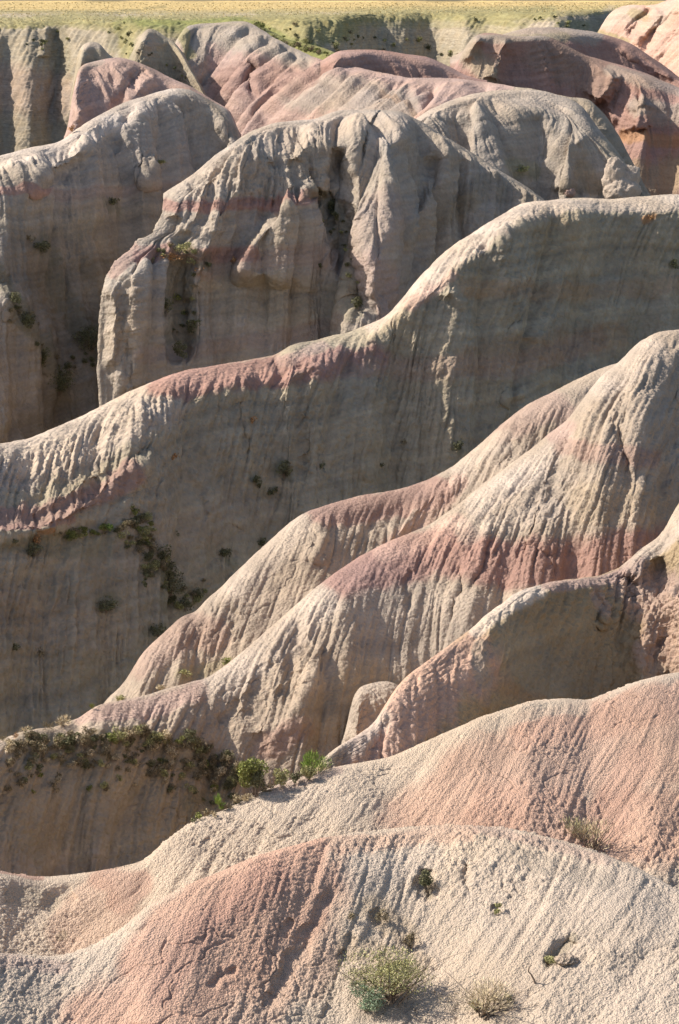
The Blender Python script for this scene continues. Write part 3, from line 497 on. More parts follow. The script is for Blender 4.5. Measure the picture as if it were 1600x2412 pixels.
# nearer ridge on the right
terrain('near_right_ridge', x0=-260, x1=2400, spur=(1.4, 0.08), flow=(-.8, -.3, .8), sil=[(715,1850,35.5),(745,1812,36),(765,1784,36.4),(800,1757,37),(830,1741,37.6),(876,1710,38.4),(902,1674,38.9),(933,1623,39.5),(973,1583,40.2),(1030,1541,41),(1106,1486,42.2),(1157,1440,43),(1208,1404,43.8),(1259,1383,44.5),(1310,1368,45.2),(1412,1357,46.6),(1463,1338,47.3),(1514,1291,48),(1565,1255,48.7),(1585,1210,49.2),(1600,1178,49.5),(1700,1120,50.5),(1860,1100,52)],
    top=6, rpx=8, lines=[[(715,1860,14),(800,1775,12),(902,1700,16),(1030,1570,16),(1106,1510,12),(1180,1450,8),(1250,1405,8),(1320,1382,10),(1420,1375,14),(1463,1362,14),(1514,1330,12),(1600,1260,14),(1860,1200,14)],
        [(715,1870,22),(800,1800,22),(902,1740,26),(1030,1620,26),(1106,1560,27),(1170,1520,36),(1210,1450,44),(1260,1420,50),(1320,1396,50),(1420,1390,44),(1463,1380,40),(1514,1350,34),(1600,1300,32),(1860,1260,30)],
        [(715,1885,24),(900,1780,26),(1030,1700,26),(1120,1620,34),(1170,1560,56),(1300,1500,58),(1400,1480,54),(1480,1470,44),(1600,1450,38),(1860,1400,36)],
        [(715,1900,24),(900,1830,26),(1060,1760,30),(1160,1680,48),(1300,1680,54),(1480,1640,48),(1600,1620,44),(1860,1600,40)],[(715,1930,24),(900,1900,26),(1300,1740,50),(1600,1700,44),(1860,1700,40)]],
    strokes=[([(905,1690),(895,1740),(880,1780)],-16,20,20), ([(1000,1590),(960,1660),(930,1720)],-10,30,30), ([(1180,1450),(1150,1510),(1130,1580),(1145,1650),(1175,1680)],34,70,40,1.2), ([(1430,1440),(1418,1462),(1408,1475)],22,16,22), ([(1395,1380),(1405,1430),(1418,1480)],-12,12,12),
             ([(1600,1270),(1565,1300),(1520,1310),(1480,1345)],26,30,30), ([(1470,1345),(1490,1380),(1475,1420)],-30,16,20), ([(1540,1310),(1545,1350),(1530,1390)],-20,16,16), ([(1600,1390),(1560,1440),(1530,1500),(1515,1560),(1520,1640)],46,70,60,1.2), ([(1560,1520),(1570,1600)],20,20,24)],
    base='ochre', paints=[([(880,1760),(960,1680),(1060,1580),(1110,1560)],90,'salmon',.8), ([(780,1780),(900,1700)],34,'cream',.7), ([(1120,1480),(1208,1420),(1260,1395)],24,'white',.85), ([(1130,1520),(1140,1600)],24,'tan',.8), ([(1290,1380),(1412,1370),(1480,1350)],16,'pink',.9), ([(1400,1400),(1420,1440)],20,'pink',.6),
            ([(1490,1320),(1600,1220)],34,'cream',.85), ([(1500,1380),(1600,1420),(1560,1540)],70,'pink',.7), ([(1540,1600),(1530,1650)],40,'tan',.7), ([(1200,1500),(1300,1600)],60,'slate',.6), ([(1350,1560),(1420,1640)],70,'brown',.3), ([(1180,1620),(1280,1650)],20,'rust',.3)],
    back=26, backlen=8, rill=(.28,.045), rill2=(.12,.022), lump=(.3,.06), grain='mid', step=2.3, crestfade=30, blob=(1.6,.10), roughmask=[([(1500,1400),(1600,1500)],110,2.0)])

# smooth near slope crossing the picture
terrain('near_lit_slope', x0=-1000, x1=2600, spur=(1.1, 0.03), flow=(-.9, -.6, .85), sil=[(-260,2090,30.05),(-60,2062,30.30),(0,2051,30.50),(40,2060,30.60),(100,2066,30.70),(160,2062,30.80),(230,2052,30.90),(300,2040,31.00),(344,2026,31.10),(356,2010,31.20),(380,1990,31.35),(420,1958,31.55),(460,1932,31.80),(520,1912,32.00),(570,1890,32.20),(620,1862,32.40),(680,1840,32.60),(740,1822,32.80),(800,1805,32.95),(860,1795,33.10),(915,1784,33.30),(965,1765,33.45),(1020,1740,33.65),(1075,1715,33.85),(1130,1690,34.05),(1200,1668,34.30),(1245,1652,34.45),(1320,1646,34.70),(1385,1650,34.85),(1430,1632,35.05),(1500,1606,35.30),(1560,1590,35.50),(1600,1584,35.65),(1860,1560,36.30)],
    top=8, rpx=10, lines=[[(-260,2110,20),(0,2085,20),(100,2090,22),(300,2070,20),(420,2000,18),(600,1900,14),(800,1850,12),(1000,1790,14),(1200,1710,16),(1400,1690,16),(1600,1630,16),(1860,1600,16)],
        [(-260,2150,16),(0,2150,19),(100,2150,19),(300,2120,20),(420,2060,24),(600,1960,22),(800,1900,21),(1000,1860,21),(1200,1800,20),(1400,1790,19),(1600,1750,18),(1860,1750,18)],
        [(-260,2280,17),(0,2250,17),(300,2200,20),(500,2080,24),(800,1980,22),(1200,1960,19),(1600,1980,17),(1860,1980,17)],
        [(-260,2330,16),(0,2300,16),(300,2260,20),(500,2180,22),(800,2040,22),(1200,2040,19),(1600,2160,17),(1860,2200,17)]],
    strokes=[([(180,2110),(120,2120),(110,2150)],-16,30,30), ([(500,1960),(440,2060),(400,2130)],-8,20,20), ([(560,1950),(520,2010),(480,2080)],-8,16,16), ([(640,1930),(600,2000),(560,2040)],-8,16,16), ([(1560,1790),(1500,1860),(1420,1930)],-4,40,30), ([(1010,1760),(960,1830),(880,1920)],-5,30,30)],
    base='fcream', paints=[([(1600,1640),(1400,1700),(1250,1720)],56,'fsalmon',.85), ([(1600,1760),(1300,1800),(1150,1850),(1000,1960)],130,'fsalmon',.75), ([(1660,1940),(1400,1960),(1200,1930)],110,'fsalmon',.85), ([(1150,1700),(1280,1665),(1370,1665)],26,'fcream',.7), ([(0,2054),(60,2064),(100,2068)],6,'frose',.7), ([(240,2070),(330,2080),(280,2120)],36,'frose',.6), ([(230,2110),(160,2200),(320,2180)],60,'fsalmon',.45),
            ([(420,2000),(700,1880),(900,1830)],60,'fcream',.7), ([(20,2110),(120,2120)],26,'slate',.4), ([(140,2205),(150,2200)],12,'veg',0.33), ([(640,1860),(800,1815)],12,'pink',.5),([(1500,1800),(1420,1960)],60,'frose',.35)],
    back=26, backlen=8, rill=(.2,.007), rill2=(.10,.009), lump=(.10,.010), und=1.5, pop=(.048,.015), pits=True, grain='near', step=2.2, crestfade=26, blob=(1.2,.06), streak=.03)

terrain('foreground_mound', x0=-1100, x1=2800, spur=(0.9, 0.03), flow=(-.8, -.6, .8), sil=[(-260,2290,24.6),(-100,2262,24.9),(0,2245,25.1),(60,2250,25.2),(130,2254,25.3),(180,2244,25.4),(230,2222,25.5),(290,2185,25.7),(340,2140,25.9),(400,2105,26.1),(450,2080,26.3),(500,2062,26.5),(560,2035,26.7),(620,2012,26.9),(700,1990,27.2),(760,1974,27.4),(820,1964,27.6),(900,1956,27.8),(1000,1946,28),(1080,1944,28),(1150,1948,27.9),(1220,1956,27.8),(1300,1975,27.6),(1370,1996,27.4),(1430,2016,27.2),(1490,2040,27),(1560,2075,26.7),(1620,2110,26.4),(1860,2210,25.4)],
    top=6, rpx=10, lines=[[(-260,2310,12),(0,2275,12),(200,2265,12),(400,2150,14),(600,2060,15),(800,2000,14),(1000,1985,12),(1200,2000,10),(1400,2050,8),(1600,2130,6),(1860,2230,6)],
        [(-260,2340,20),(0,2340,20),(200,2340,20),(400,2230,24),(600,2150,27),(800,2080,27),(1000,2080,26),(1200,2090,16),(1400,2140,12),(1600,2220,8),(1860,2260,8)],
        [(-260,2412,20),(0,2412,18),(400,2330,22),(600,2280,25),(800,2220,26),(1000,2180,22),(1200,2200,14),(1400,2250,14),(1600,2300,12),(1860,2320,12)],
        [(-260,2520,18),(0,2520,20),(600,2520,24),(800,2420,20),(1000,2290,10),(1200,2330,14),(1400,2400,14),(1860,2400,12)],[(-260,2560,18),(600,2560,20),(1860,2560,14)]],
    strokes=[([(800,2080),(760,2140),(720,2220),(660,2300),(620,2400)],-18,22,26,1.1), ([(1010,2040),(1000,2080),(1020,2120)],-34,26,26,1.1), ([(1100,2030),(1090,2090)],-20,14,16), ([(1165,2130),(1172,2160)],-14,12,12), ([(1350,2215),(1310,2255),(1275,2275)],-30,26,22,1.1),
             ([(560,2280),(520,2300),(500,2330)],-14,16,14), ([(880,2140),(900,2180)],-14,22,20), ([(960,2210),(980,2240)],-16,24,20), ([(800,2240),(830,2280)],-16,26,22), ([(1200,2360),(1300,2320)],-8,16,14), ([(690,2160),(670,2200)],-12,14,12), ([(820,2200),(840,2240)],-10,20,18), ([(1380,2260),(1480,2230),(1600,2200)],14,30,30), ([(860,2370),(980,2340),(1060,2330)],16,20,30)],
    base='fcream', paints=[([(700,2010),(500,2110),(400,2180),(330,2260)],70,'fsalmon',.9), ([(760,1990),(880,1990),(1000,1965),(1100,1965)],28,'fsalmon',.5), ([(700,2090),(560,2200),(400,2330),(250,2420)],130,'fsalmon',.9), ([(640,2080),(480,2200),(380,2330)],46,'frose',.45), ([(640,2060),(440,2200)],50,'frose',.4), ([(700,2250),(560,2360),(450,2450)],110,'fsalmon',.55), ([(1130,1952),(1300,1990),(1430,2030)],16,'pink',.55),
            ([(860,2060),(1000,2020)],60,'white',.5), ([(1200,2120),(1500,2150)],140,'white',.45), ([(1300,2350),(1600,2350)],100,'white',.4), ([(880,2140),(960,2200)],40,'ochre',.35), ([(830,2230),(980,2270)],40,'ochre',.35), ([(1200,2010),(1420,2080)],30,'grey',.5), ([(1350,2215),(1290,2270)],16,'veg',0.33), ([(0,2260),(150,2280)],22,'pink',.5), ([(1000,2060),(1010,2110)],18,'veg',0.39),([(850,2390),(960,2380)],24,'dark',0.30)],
    back=26, backlen=7, rill=(.22,.014), rill2=(.09,.008), lump=(.075,.010), und=1.5, pop=(.038,.015), pits=True, grain='near', step=2.2, crestfade=20, blob=(1.0,.05), streak=.02, ext=4, extslope=10, extpx=40)

# valley floor far below
def valley_floor():
    x = np.linspace(-160, 160, 90); y = np.linspace(12, 330, 110)
    gx, gy = np.meshgrid(x, y)
    P = np.stack([gx, gy, np.full_like(gx, -27.)], -1); P[..., 2] += fbm(P, .05, 3, 4.)*3
    C = np.empty(P.shape, np.float32); C[:] = COL['brown']; C *= (1+.3*fbm(P, .2, 3, 8.)[..., None])
    me = grid_mesh('valley_floor', P, C); me.materials.append(MAT['far'])
    o = bpy.data.objects.new('valley_floor', me); col.objects.link(o); o['kind'] = 'structure'
valley_floor()
#PLANTS
# ------------------------------------------------------------------ plants and loose clay
def leafmat(name, c, rough=.8):
    m = bpy.data.materials.new(name); m.use_nodes = True; nt = m.node_tree; b = nt.nodes['Principled BSDF']
    a = nt.nodes.new('ShaderNodeAttribute'); a.attribute_name = 'tone'
    mx = nt.nodes.new('ShaderNodeVectorMath'); mx.operation = 'SCALE'; mx.inputs[0].default_value = c
    nt.links.new(a.outputs['Fac'], mx.inputs['Scale']); nt.links.new(mx.outputs[0], b.inputs['Base Color'])
    b.inputs['Roughness'].default_value = rough; b.inputs['Specular IOR Level'].default_value = .15
    return m
LM = dict(olive=leafmat('olive_leaf', (.33,.31,.14)), sage=leafmat('sage_leaf', (.26,.32,.20)), dry=leafmat('dry_stem', (.47,.38,.24)), green=leafmat('fresh_green_leaf', (.20,.27,.06)),
          dark=leafmat('dark_leaf', (.14,.135,.07)), brown=leafmat('withered_leaf', (.25,.20,.12)), rust=leafmat('rusty_leaf', (.40,.22,.10)), wood=leafmat('woody_stem', (.20,.15,.11)), juni=leafmat('yellow_green_leaf', (.19,.20,.06)))
def raw_mesh(name, V, Fc, mat, tone):
    me = bpy.data.meshes.new(name); me.from_pydata(V.tolist(), [], Fc.tolist()); me.update()
    at = me.attributes.new('tone', 'FLOAT', 'POINT'); at.data.foreach_set('value', tone.astype(np.float32)); me.materials.append(mat); return me
def leaves(n, w, h, ls, mode, r):
    """n leaf-sized quads spread through a rounded, uneven crown of width w, height h"""
    k = max(3, int(5+w*3)); lob = np.clip(r.normal(size=(k, 3)), -1.6, 1.6)*[w*.15, w*.15, h*.15]+[0, 0, h*.52]; lr = r.uniform(.26, .44, k)*w*.66
    q = r.integers(0, k, n); d = r.normal(size=(n, 3)); d /= np.linalg.norm(d, axis=1)[:, None]
    rad = r.uniform(.25, 1, n)**.5
    c = lob[q]+d*(lr[q]*rad)[:, None]*[1, 1, min(1.0, h/w*1.1)]
    c[:, 2] = np.clip(c[:, 2], ls*.3, h*1.15)
    if mode == 'spray':                                     # long thin shoots fanning from the base
        base = r.normal(size=(n, 3))*[w*.16, w*.16, 0]
        up = c-base; up /= np.linalg.norm(up, axis=1)[:, None]
        a = up*ls*r.uniform(.8, 1.8, n)[:, None]; sd = np.cross(up, r.normal(size=(n, 3))); sd /= np.linalg.norm(sd, axis=1)[:, None]; b = sd*ls*.12
    else:
        a = r.normal(size=(n, 3)); a /= np.linalg.norm(a, axis=1)[:, None]; b = np.cross(a, r.normal(size=(n, 3))); b /= np.linalg.norm(b, axis=1)[:, None]
        a = a*ls*r.uniform(.5, 1.1, n)[:, None]; b = b*ls*.38
    V = np.stack([c-a*.5, c+b*.5, c+a*.5, c-b*.5], 1).reshape(-1, 3)
    t = np.repeat(r.uniform(.6, 1.5, n)*(1+.25*np.sin(c[:, 0]*9/w+q)), 4)
    return V, np.arange(4*n).reshape(-1, 4), t
def stems(n, w, h, th, r):
    V = []; Fc = []
    for s in range(n):
        p0 = np.array([*r.normal(size=2)*w*.05, -.05*h]); p2 = np.array([*r.normal(size=2)*w*.28, h*r.uniform(.4, .85)]); p1 = (p0+p2)/2+np.array([*r.normal(size=2)*w*.07, h*.1])
        for i in range(5):
            t = i/4; p = p0*(1-t)**2+2*p1*t*(1-t)+p2*t*t; rr = th*(1-.75*t)
            b = len(V)
            for a in (0, 2.09, 4.19): V.append([p[0]+rr*math.cos(a), p[1]+rr*math.sin(a), p[2]])
            if i:
                for a in range(3): Fc.append([b-3+a, b-3+(a+1) % 3, b+(a+1) % 3, b+a])
    return np.array(V), np.array(Fc), np.full(len(V), 1.0)*1.0
def setp(o, label, cat, group=None):
    o['label'] = label; o['category'] = cat
    if group: o['group'] = group
pr = np.random.default_rng(11)
def bush(layer, x, y, wpx, hpx, kind, name, label, cat='shrub', group=None, mode='leaf', dens=1.0, stem=True, leafpx=7):
    P, n = ground_point(layer, x, y); m = P[1]/FPX; w = wpx*m; h = hpx*m; ls = leafpx*m
    cnt = int(min(5200, max(70, wpx*hpx*.35*dens*(7/leafpx)**2*.6)))
    V, Fc, t = leaves(cnt, w, h, ls, mode, pr)
    if wpx >= 45 and stem:
        root = bpy.data.objects.new(name, None); col.objects.link(root); root.location = P; root.empty_display_size = .1
        f = bpy.data.objects.new('foliage', raw_mesh('foliage', V, Fc, LM[kind], t)); f.parent = root; col.objects.link(f)
        V2, F2, t2 = stems(int(6+wpx/10), w, h, max(.004, w*.012), pr)
        s = bpy.data.objects.new('stems', raw_mesh('stems', V2, F2, LM['wood'], t2)); s.parent = root; col.objects.link(s)
    else:
        root = bpy.data.objects.new(name, raw_mesh(name, V, Fc, LM[kind], t)); root.location = P; col.objects.link(root)
    setp(root, label, cat, group)
    return root
FG = 'foreground_mound'; NS = 'near_lit_slope'; BL = 'big_lit_ridge'; MM = 'long_middle_ridge'; CB = 'central_butte'; LW = 'left_white_ridge'; FB = 'grass_plain_and_far_bench'
bush(FG, 925, 2350, 285, 118, 'olive', 'olive_bush', 'large airy olive green bush growing on the pale clay in the foreground', 'bush', mode='leaf', dens=1.3, leafpx=7)
bush(FG, 866, 2384, 112, 66, 'sage', 'sagebrush', 'low blue green sagebrush in front of the large olive bush', 'bush', dens=1.3, leafpx=7)
bush(FG, 1140, 2385, 250, 80, 'dry', 'dry_brush', 'pale leafless brush spreading over the clay right of the olive bush', 'brush', mode='spray', dens=.8, leafpx=13)
bush(FG, 1120, 2372, 58, 34, 'olive', 'green_sprout', 'small green sprout at the foot of the pale leafless brush', 'shrub', dens=.8)
bush(FG, 1198, 2362, 40, 26, 'dark', 'green_sprout', 'tiny dark sprout on the right side of the pale leafless brush', 'shrub', dens=.7)
bush(FG, 1003, 2105, 48, 62, 'dark', 'hollow_shrub', 'dark green shrub tucked in the hollow high on the front mound', 'shrub', dens=1.2)
bush(FG, 1172, 2150, 26, 40, 'olive', 'small_tuft', 'small upright olive tuft in a notch right of the hollow with the dark shrub', 'tuft', dens=1)
bush(FG, 900, 2172, 44, 40, 'brown', 'withered_tuft', 'brown withered tuft on the cracked slope above the olive bush', 'tuft', dens=.8)
bush(FG, 968, 2232, 46, 44, 'brown', 'withered_tuft', 'brown withered tuft just above the top of the olive bush', 'tuft', dens=.7)
bush(FG, 830, 2175, 30, 28, 'brown', 'withered_tuft', 'small withered tuft on the left of the two above the olive bush', 'tuft', dens=.6)
bush(FG, 1290, 2272, 60, 26, 'olive', 'moss_patch', 'low green patch below the dark overhang on the right of the front mound', 'moss', dens=.8)
bush(NS, 1395, 2000, 175, 82, 'dry', 'straw_brush', 'straw coloured brush filling the gully behind the front mound', 'brush', mode='spray', dens=.42, leafpx=13)
bush(NS, 1370, 1975, 110, 60, 'olive', 'straw_brush', 'thin yellow green brush at the upper left of the gully behind the front mound', 'brush', mode='spray', dens=.4, leafpx=11)
# the gully with the green bushes
GB = 'bushes in the gully below the big lit ridge'
bush(NS, 600, 1872, 92, 118, 'juni', 'juniper_bush', 'tall dark and yellow green juniper bush, biggest in the middle gully', 'bush', dens=1.5, leafpx=9, group=GB)
bush(NS, 606, 1876, 66, 80, 'dark', 'juniper_bush', 'dark inner bush growing against the tall juniper bush in the middle gully', 'bush', dens=1.0, leafpx=8, group=GB)
bush(NS, 660, 1856, 56, 58, 'olive', 'olive_bush', 'round olive bush just right of the tall juniper bush', 'bush', dens=1.2, group=GB)
bush(NS, 697, 1842, 40, 34, 'dark', 'dark_bush', 'low dark green bush between the round olive bush and the bright grass', 'bush', dens=1.2, group=GB)
bush(NS, 742, 1824, 96, 62, 'green', 'grass_clump', 'bright green grass clump at the right end of the middle gully', 'grass', mode='spray', dens=1.5, leafpx=12)
bush(NS, 727, 1838, 58, 46, 'olive', 'round_bush', 'round bush in front of the bright green grass clump', 'bush', dens=1.3, group=GB)
bush(NS, 516, 1912, 36, 52, 'green', 'green_shrub', 'narrow bright green shrub left of the tall juniper bush', 'shrub', mode='spray', dens=1.5, leafpx=9, group=GB)
bush(NS, 556, 1893, 34, 30, 'brown', 'withered_shrub', 'small withered shrub between the narrow green shrub and the tall juniper bush', 'shrub', group=GB)
for q, (x, y, w_, h_, k_) in enumerate([(470,1930,30,20,'juni'),(490,1920,34,24,'brown'),(535,1908,40,18,'brown'),(580,1888,46,20,'dry'),(625,1864,44,20,'brown'),(640,1858,30,16,'dry'),(505,1925,26,18,'dry'),(455,1938,22,16,'dark')]):
    bush(NS, x, y, w_, h_, k_, 'low_tuft', 'low %s tuft on the lip of the shaded gully below the juniper bush' % dict(juni='yellow green', brown='brown', dry='straw', dark='dark green')[k_], 'tuft', group='low tufts on the gully lip')
# vegetated crest of the big ridge
for q in range(250):
    t = pr.uniform(0, 1); x = 15+t*560
    yl = np.interp(x, [0, 60, 130, 200, 330, 470, 560, 640], [1775, 1752, 1750, 1752, 1735, 1755, 1800, 1830])
    y = yl+abs(pr.normal())*58-6; k_ = pr.choice(['brown', 'dark', 'olive', 'brown', 'dark', 'juni', 'dry'], p=[.34, .16, .14, .16, .06, .04, .10]); w_ = pr.uniform(18, 52)*(1 if y < yl+40 else .8)
    bush(BL, x, min(y, yl+120), w_, w_*pr.uniform(.55, .95), k_, 'crest_tuft', dict(brown='withered brown tuft', dark='dark green tuft', olive='olive green tuft', juni='yellow green tuft', dry='straw coloured tuft')[k_]+' on the brow above the shaded face at lower left', 'tuft', group='tufts on the brow above the lower left face', leafpx=6, dens=.9)
for x, y, w_, h_, k_, lb in [(216,1668,22,14,'juni','yellow green tuft on the skyline left of the small clay notch'),(150,1706,70,24,'dry','wide dry grass tuft on the skyline of the pale ridge tip'),(118,1716,44,20,'brown','brown dry tuft on the skyline beside the wide dry grass tuft'),(62,1722,40,18,'dry','straw tuft on the crest nearer the left edge'),(40,1736,26,14,'rust','rusty tuft on the crest close to the left edge'),(8,1742,24,16,'brown','brown tuft at the very left end of the crest')]:
    bush(BL, x, y+6, w_, h_+4, k_, 'skyline_tuft', lb, 'tuft', mode='spray', leafpx=8, dens=.9)
for x, y, w_, h_, k_, lb in [(530,1566,34,18,'juni','yellow green tuft in the fold between the two lit ridges'),(437,1596,40,16,'olive','olive tuft in the fold below the yellow green one'),(380,1622,40,14,'dry','straw tuft in the fold above the pink shoulder'),(282,1650,34,14,'olive','olive tuft at the tip of the rear lit ridge')]:
    bush('lit_ridge_behind', x, y, w_, h_+6, k_, 'fold_tuft', lb, 'tuft', leafpx=7)
# middle ridge: bench shrubs and dark bushes on the shaded wall
for x, y, w_, h_, k_, lb in [(205,1262,38,30,'juni','yellow green shrub on the pink ledge of the middle ridge'),(253,1255,30,24,'green','fresh green shrub on the pink ledge of the middle ridge'),(302,1222,34,34,'juni','upright yellow green shrub at the upper end of the ledge'),(318,1278,50,34,'olive','broad olive shrub under the end of the pink ledge'),(275,1280,40,26,'olive','low olive shrub left of the broad olive shrub'),
                             (92,1280,34,30,'rust','rusty shrub under the pink ledge near the left edge'),(134,1266,26,22,'rust','small rusty shrub right of the larger rusty one'),(30,1280,40,18,'dark','low dark shrub under the ledge at the left edge'),(82,1310,60,34,'dark','dark shrub hanging below the rusty shrub'),
                             (665,1122,58,46,'dark','dark bush in the middle of the shaded wall'),(606,1160,30,54,'dark','narrow dark bush left of the one in the middle of the shaded wall'),(645,1165,40,26,'dark','small dark bush under the one in the middle of the shaded wall'),(592,1000,24,20,'rust','small rusty tuft high on the shaded wall'),(410,1084,36,18,'rust','rusty tuft beside the grey outcrop tip'),
                             (950,1045,20,16,'brown','small brown tuft on the right part of the shaded wall'),(1066,1075,34,34,'dark','dark bush where the shaded wall meets the rear lit ridge'),(895,1108,22,18,'dark','tiny dark bush low on the wall above the pink crest'),(768,1104,22,20,'dark','tiny dark bush right of the middle of the wall'),
                             (528,1322,50,30,'dark','dark bush above the lower end of the rear lit ridge'),(620,1285,34,26,'dark','dark bush just left of the rear lit ridge'),(420,1266,24,22,'dark','small round dark bush below the grey outcrop'),(236,1446,84,40,'dark','wide dark bush low on the shaded wall at left'),(355,1506,52,34,'dark','dark bush low on the wall near the rear ridge'),
                             (28,1540,44,30,'dark','dark bush low at the left edge of the wall'),(102,1540,40,22,'brown','brown bush right of the dark one at the left edge'),(322,1400,22,56,'dark','tall thin dark bush on the shaded wall'),(400,1400,92,80,'dark','largest dark bush in the shaded ravine'),(372,1340,60,60,'dark','dark bush above the largest one in the shaded ravine'),(430,1440,60,36,'dark','dark bush at the foot of the shaded ravine'),
                             (340,1310,44,30,'brown','brown bush at the head of the shaded ravine'),(1592,640,26,36,'dark','dark bush at the right edge high on the shaded wall'),(1538,514,30,14,'rust','rusty tuft just under the crest at upper right')]:
    bush(MM, x, y, w_, h_, k_, 'wall_shrub', lb, 'shrub', leafpx=7, dens=.8, stem=w_ > 50)
for x, y, w_, h_, k_, lb in [(432,600,46,34,'olive','olive shrub on the pink ledge of the central butte'),(396,616,60,24,'rust','rusty shrub on the pink ledge of the central butte'),(458,628,40,40,'olive','olive shrub right of the rusty one on the butte ledge'),(480,655,34,22,'rust','small rusty tuft at the right end of the butte ledge'),(425,706,62,24,'juni','wide yellow green shrub on the butte front'),(434,742,22,12,'juni','tiny yellow green tuft below the wide shrub on the butte front'),
                             (398,740,56,50,'dark','dark bush left of the wide shrub on the butte front'),(450,790,50,56,'dark','dark bush low on the butte front'),(425,850,40,60,'dark','dark bush near the foot of the butte front'),(460,765,20,14,'juni','tiny green tuft right of the dark bush low on the butte front'),(558,620,22,16,'rust','rusty tuft over the small dark hole in the butte'),
                             (745,468,60,20,'brown','brown scrub on the little ledge at the middle of the butte'),(780,490,34,34,'dark','dark bush at the head of the butte gully'),(795,530,26,40,'dark','narrow dark bush in the upper butte gully'),(842,745,36,44,'dark','dark bush in the lower butte gully'),(740,640,22,24,'dark','small dark bush beside the butte gully'),(1225,412,44,22,'olive','olive scrub below the buttressed hill')]:
    bush(CB if x < 1100 else 'buttressed_hill', x, y, w_, h_, k_, 'butte_shrub', lb, 'shrub', leafpx=6, dens=.9, stem=w_ > 50)
for x, y, w_, h_, k_, lb in [(388,386,34,16,'olive','olive tuft beside the pale clod on the left ridge'),(90,600,54,36,'dark','dark bush on the shaded face of the left ridge'),(275,482,36,20,'dark','small dark bush under the purple band of the left ridge'),(70,570,36,20,'brown','brown tuft above the dark bush on the left ridge face'),(138,280,18,22,'rust','rusty tuft at the foot of the far left gully'),
                             (205,830,110,60,'dark','big dark bush deep in the left canyon'),(140,930,120,70,'dark','widest dark bush at the bottom of the left canyon'),(60,780,50,60,'dark','dark bush on the left wall of the canyon'),(30,730,44,46,'dark','dark bush at the left edge above the canyon'),(110,870,46,60,'dark','dark bush between the left wall and the widest bush')]:
    bush(LW, x, y, w_, h_, k_, 'canyon_shrub', lb, 'shrub', leafpx=6, dens=.9, stem=w_ > 60)
# scrub of the far bench: every clump its own plant
def scat(layer, pts, n, spread, wr, kinds, label, group):
    L = [0]; 
    for a, b in zip(pts[:-1], pts[1:]): L.append(L[-1]+math.hypot(b[0]-a[0], b[1]-a[1]))
    for q in range(n):
        t = pr.uniform(0, L[-1]); x = np.interp(t, L, [p[0] for p in pts])+pr.normal()*spread; y = np.interp(t, L, [p[1] for p in pts])+pr.normal()*spread*.6
        k_ = pr.choice(kinds); w_ = pr.uniform(*wr)
        bush(layer, x, y, w_, w_*pr.uniform(.45, .8), k_, group.split()[0]+'_'+group.split()[-1] if 0 else 'low_scrub', label % dict(olive='olive', dark='dark green', brown='brown', green='green', juni='yellow green')[k_], 'scrub', group=group, leafpx=4, dens=1.2, stem=False)
scat('grassy_bench_edge', [(600,64),(700,112),(800,142)], 36, 8, (10, 24), ['olive','juni','brown','olive'], 'low %s scrub on the grassy spur beside the pink saddle', 'scrub on the grassy spur')
scat(FB, [(640,70),(800,110),(1000,110),(1080,160)], 40, 26, (8, 20), ['olive','dark','dark','brown'], 'low %s scrub on the far grey slope behind the pink mound', 'scrub on the far grey slope')
scat(FB, [(290,66),(300,110),(420,110),(460,70)], 28, 16, (8, 18), ['dark','olive','brown'], 'low %s scrub in the gullies under the left plain edge', 'scrub under the left plain edge')
scat(FB, [(100,62),(150,110),(60,100)], 10, 14, (8, 16), ['dark','olive'], 'low %s scrub on the far left gully wall', 'scrub on the far left wall')
scat(FB, [(1100,45),(1300,50),(1420,90),(1480,100)], 16, 10, (8, 16), ['olive','juni','dark'], 'low %s scrub on the far right slopes', 'scrub on the far right slopes')
scat('grey_pyramid_hill', [(330,120),(400,150),(450,200)], 6, 10, (8, 14), ['olive','dark'], 'low %s scrub on the small grey pyramid hill', 'scrub on the grey pyramid')
scat(MM, [(170,1262),(250,1258),(330,1245),(300,1290),(340,1300)], 52, 13, (18, 38), ['olive','juni','brown','dark'], 'low %s scrub on the ledge of the middle ridge', 'scrub on the middle ridge ledge')
scat(MM, [(310,1300),(380,1370),(430,1430),(400,1400)], 42, 24, (20, 44), ['dark','brown','olive'], 'low %s scrub in the shaded ravine of the middle ridge', 'scrub in the shaded ravine')
scat(CB, [(370,600),(430,585),(470,640),(440,720),(430,780)], 24, 12, (12, 26), ['olive','brown','dark'], 'low %s scrub on the ledge and gully of the central butte', 'scrub on the butte ledge')
scat(CB, [(755,470),(795,540),(825,640),(850,740)], 20, 8, (12, 22), ['dark','olive'], 'low %s scrub in the long gully of the central butte', 'scrub in the butte gully')
scat(LW, [(20,720),(90,800),(150,900),(210,850),(200,940)], 26, 20, (16, 34), ['dark','dark','brown'], 'low %s scrub in the left canyon', 'scrub in the left canyon')
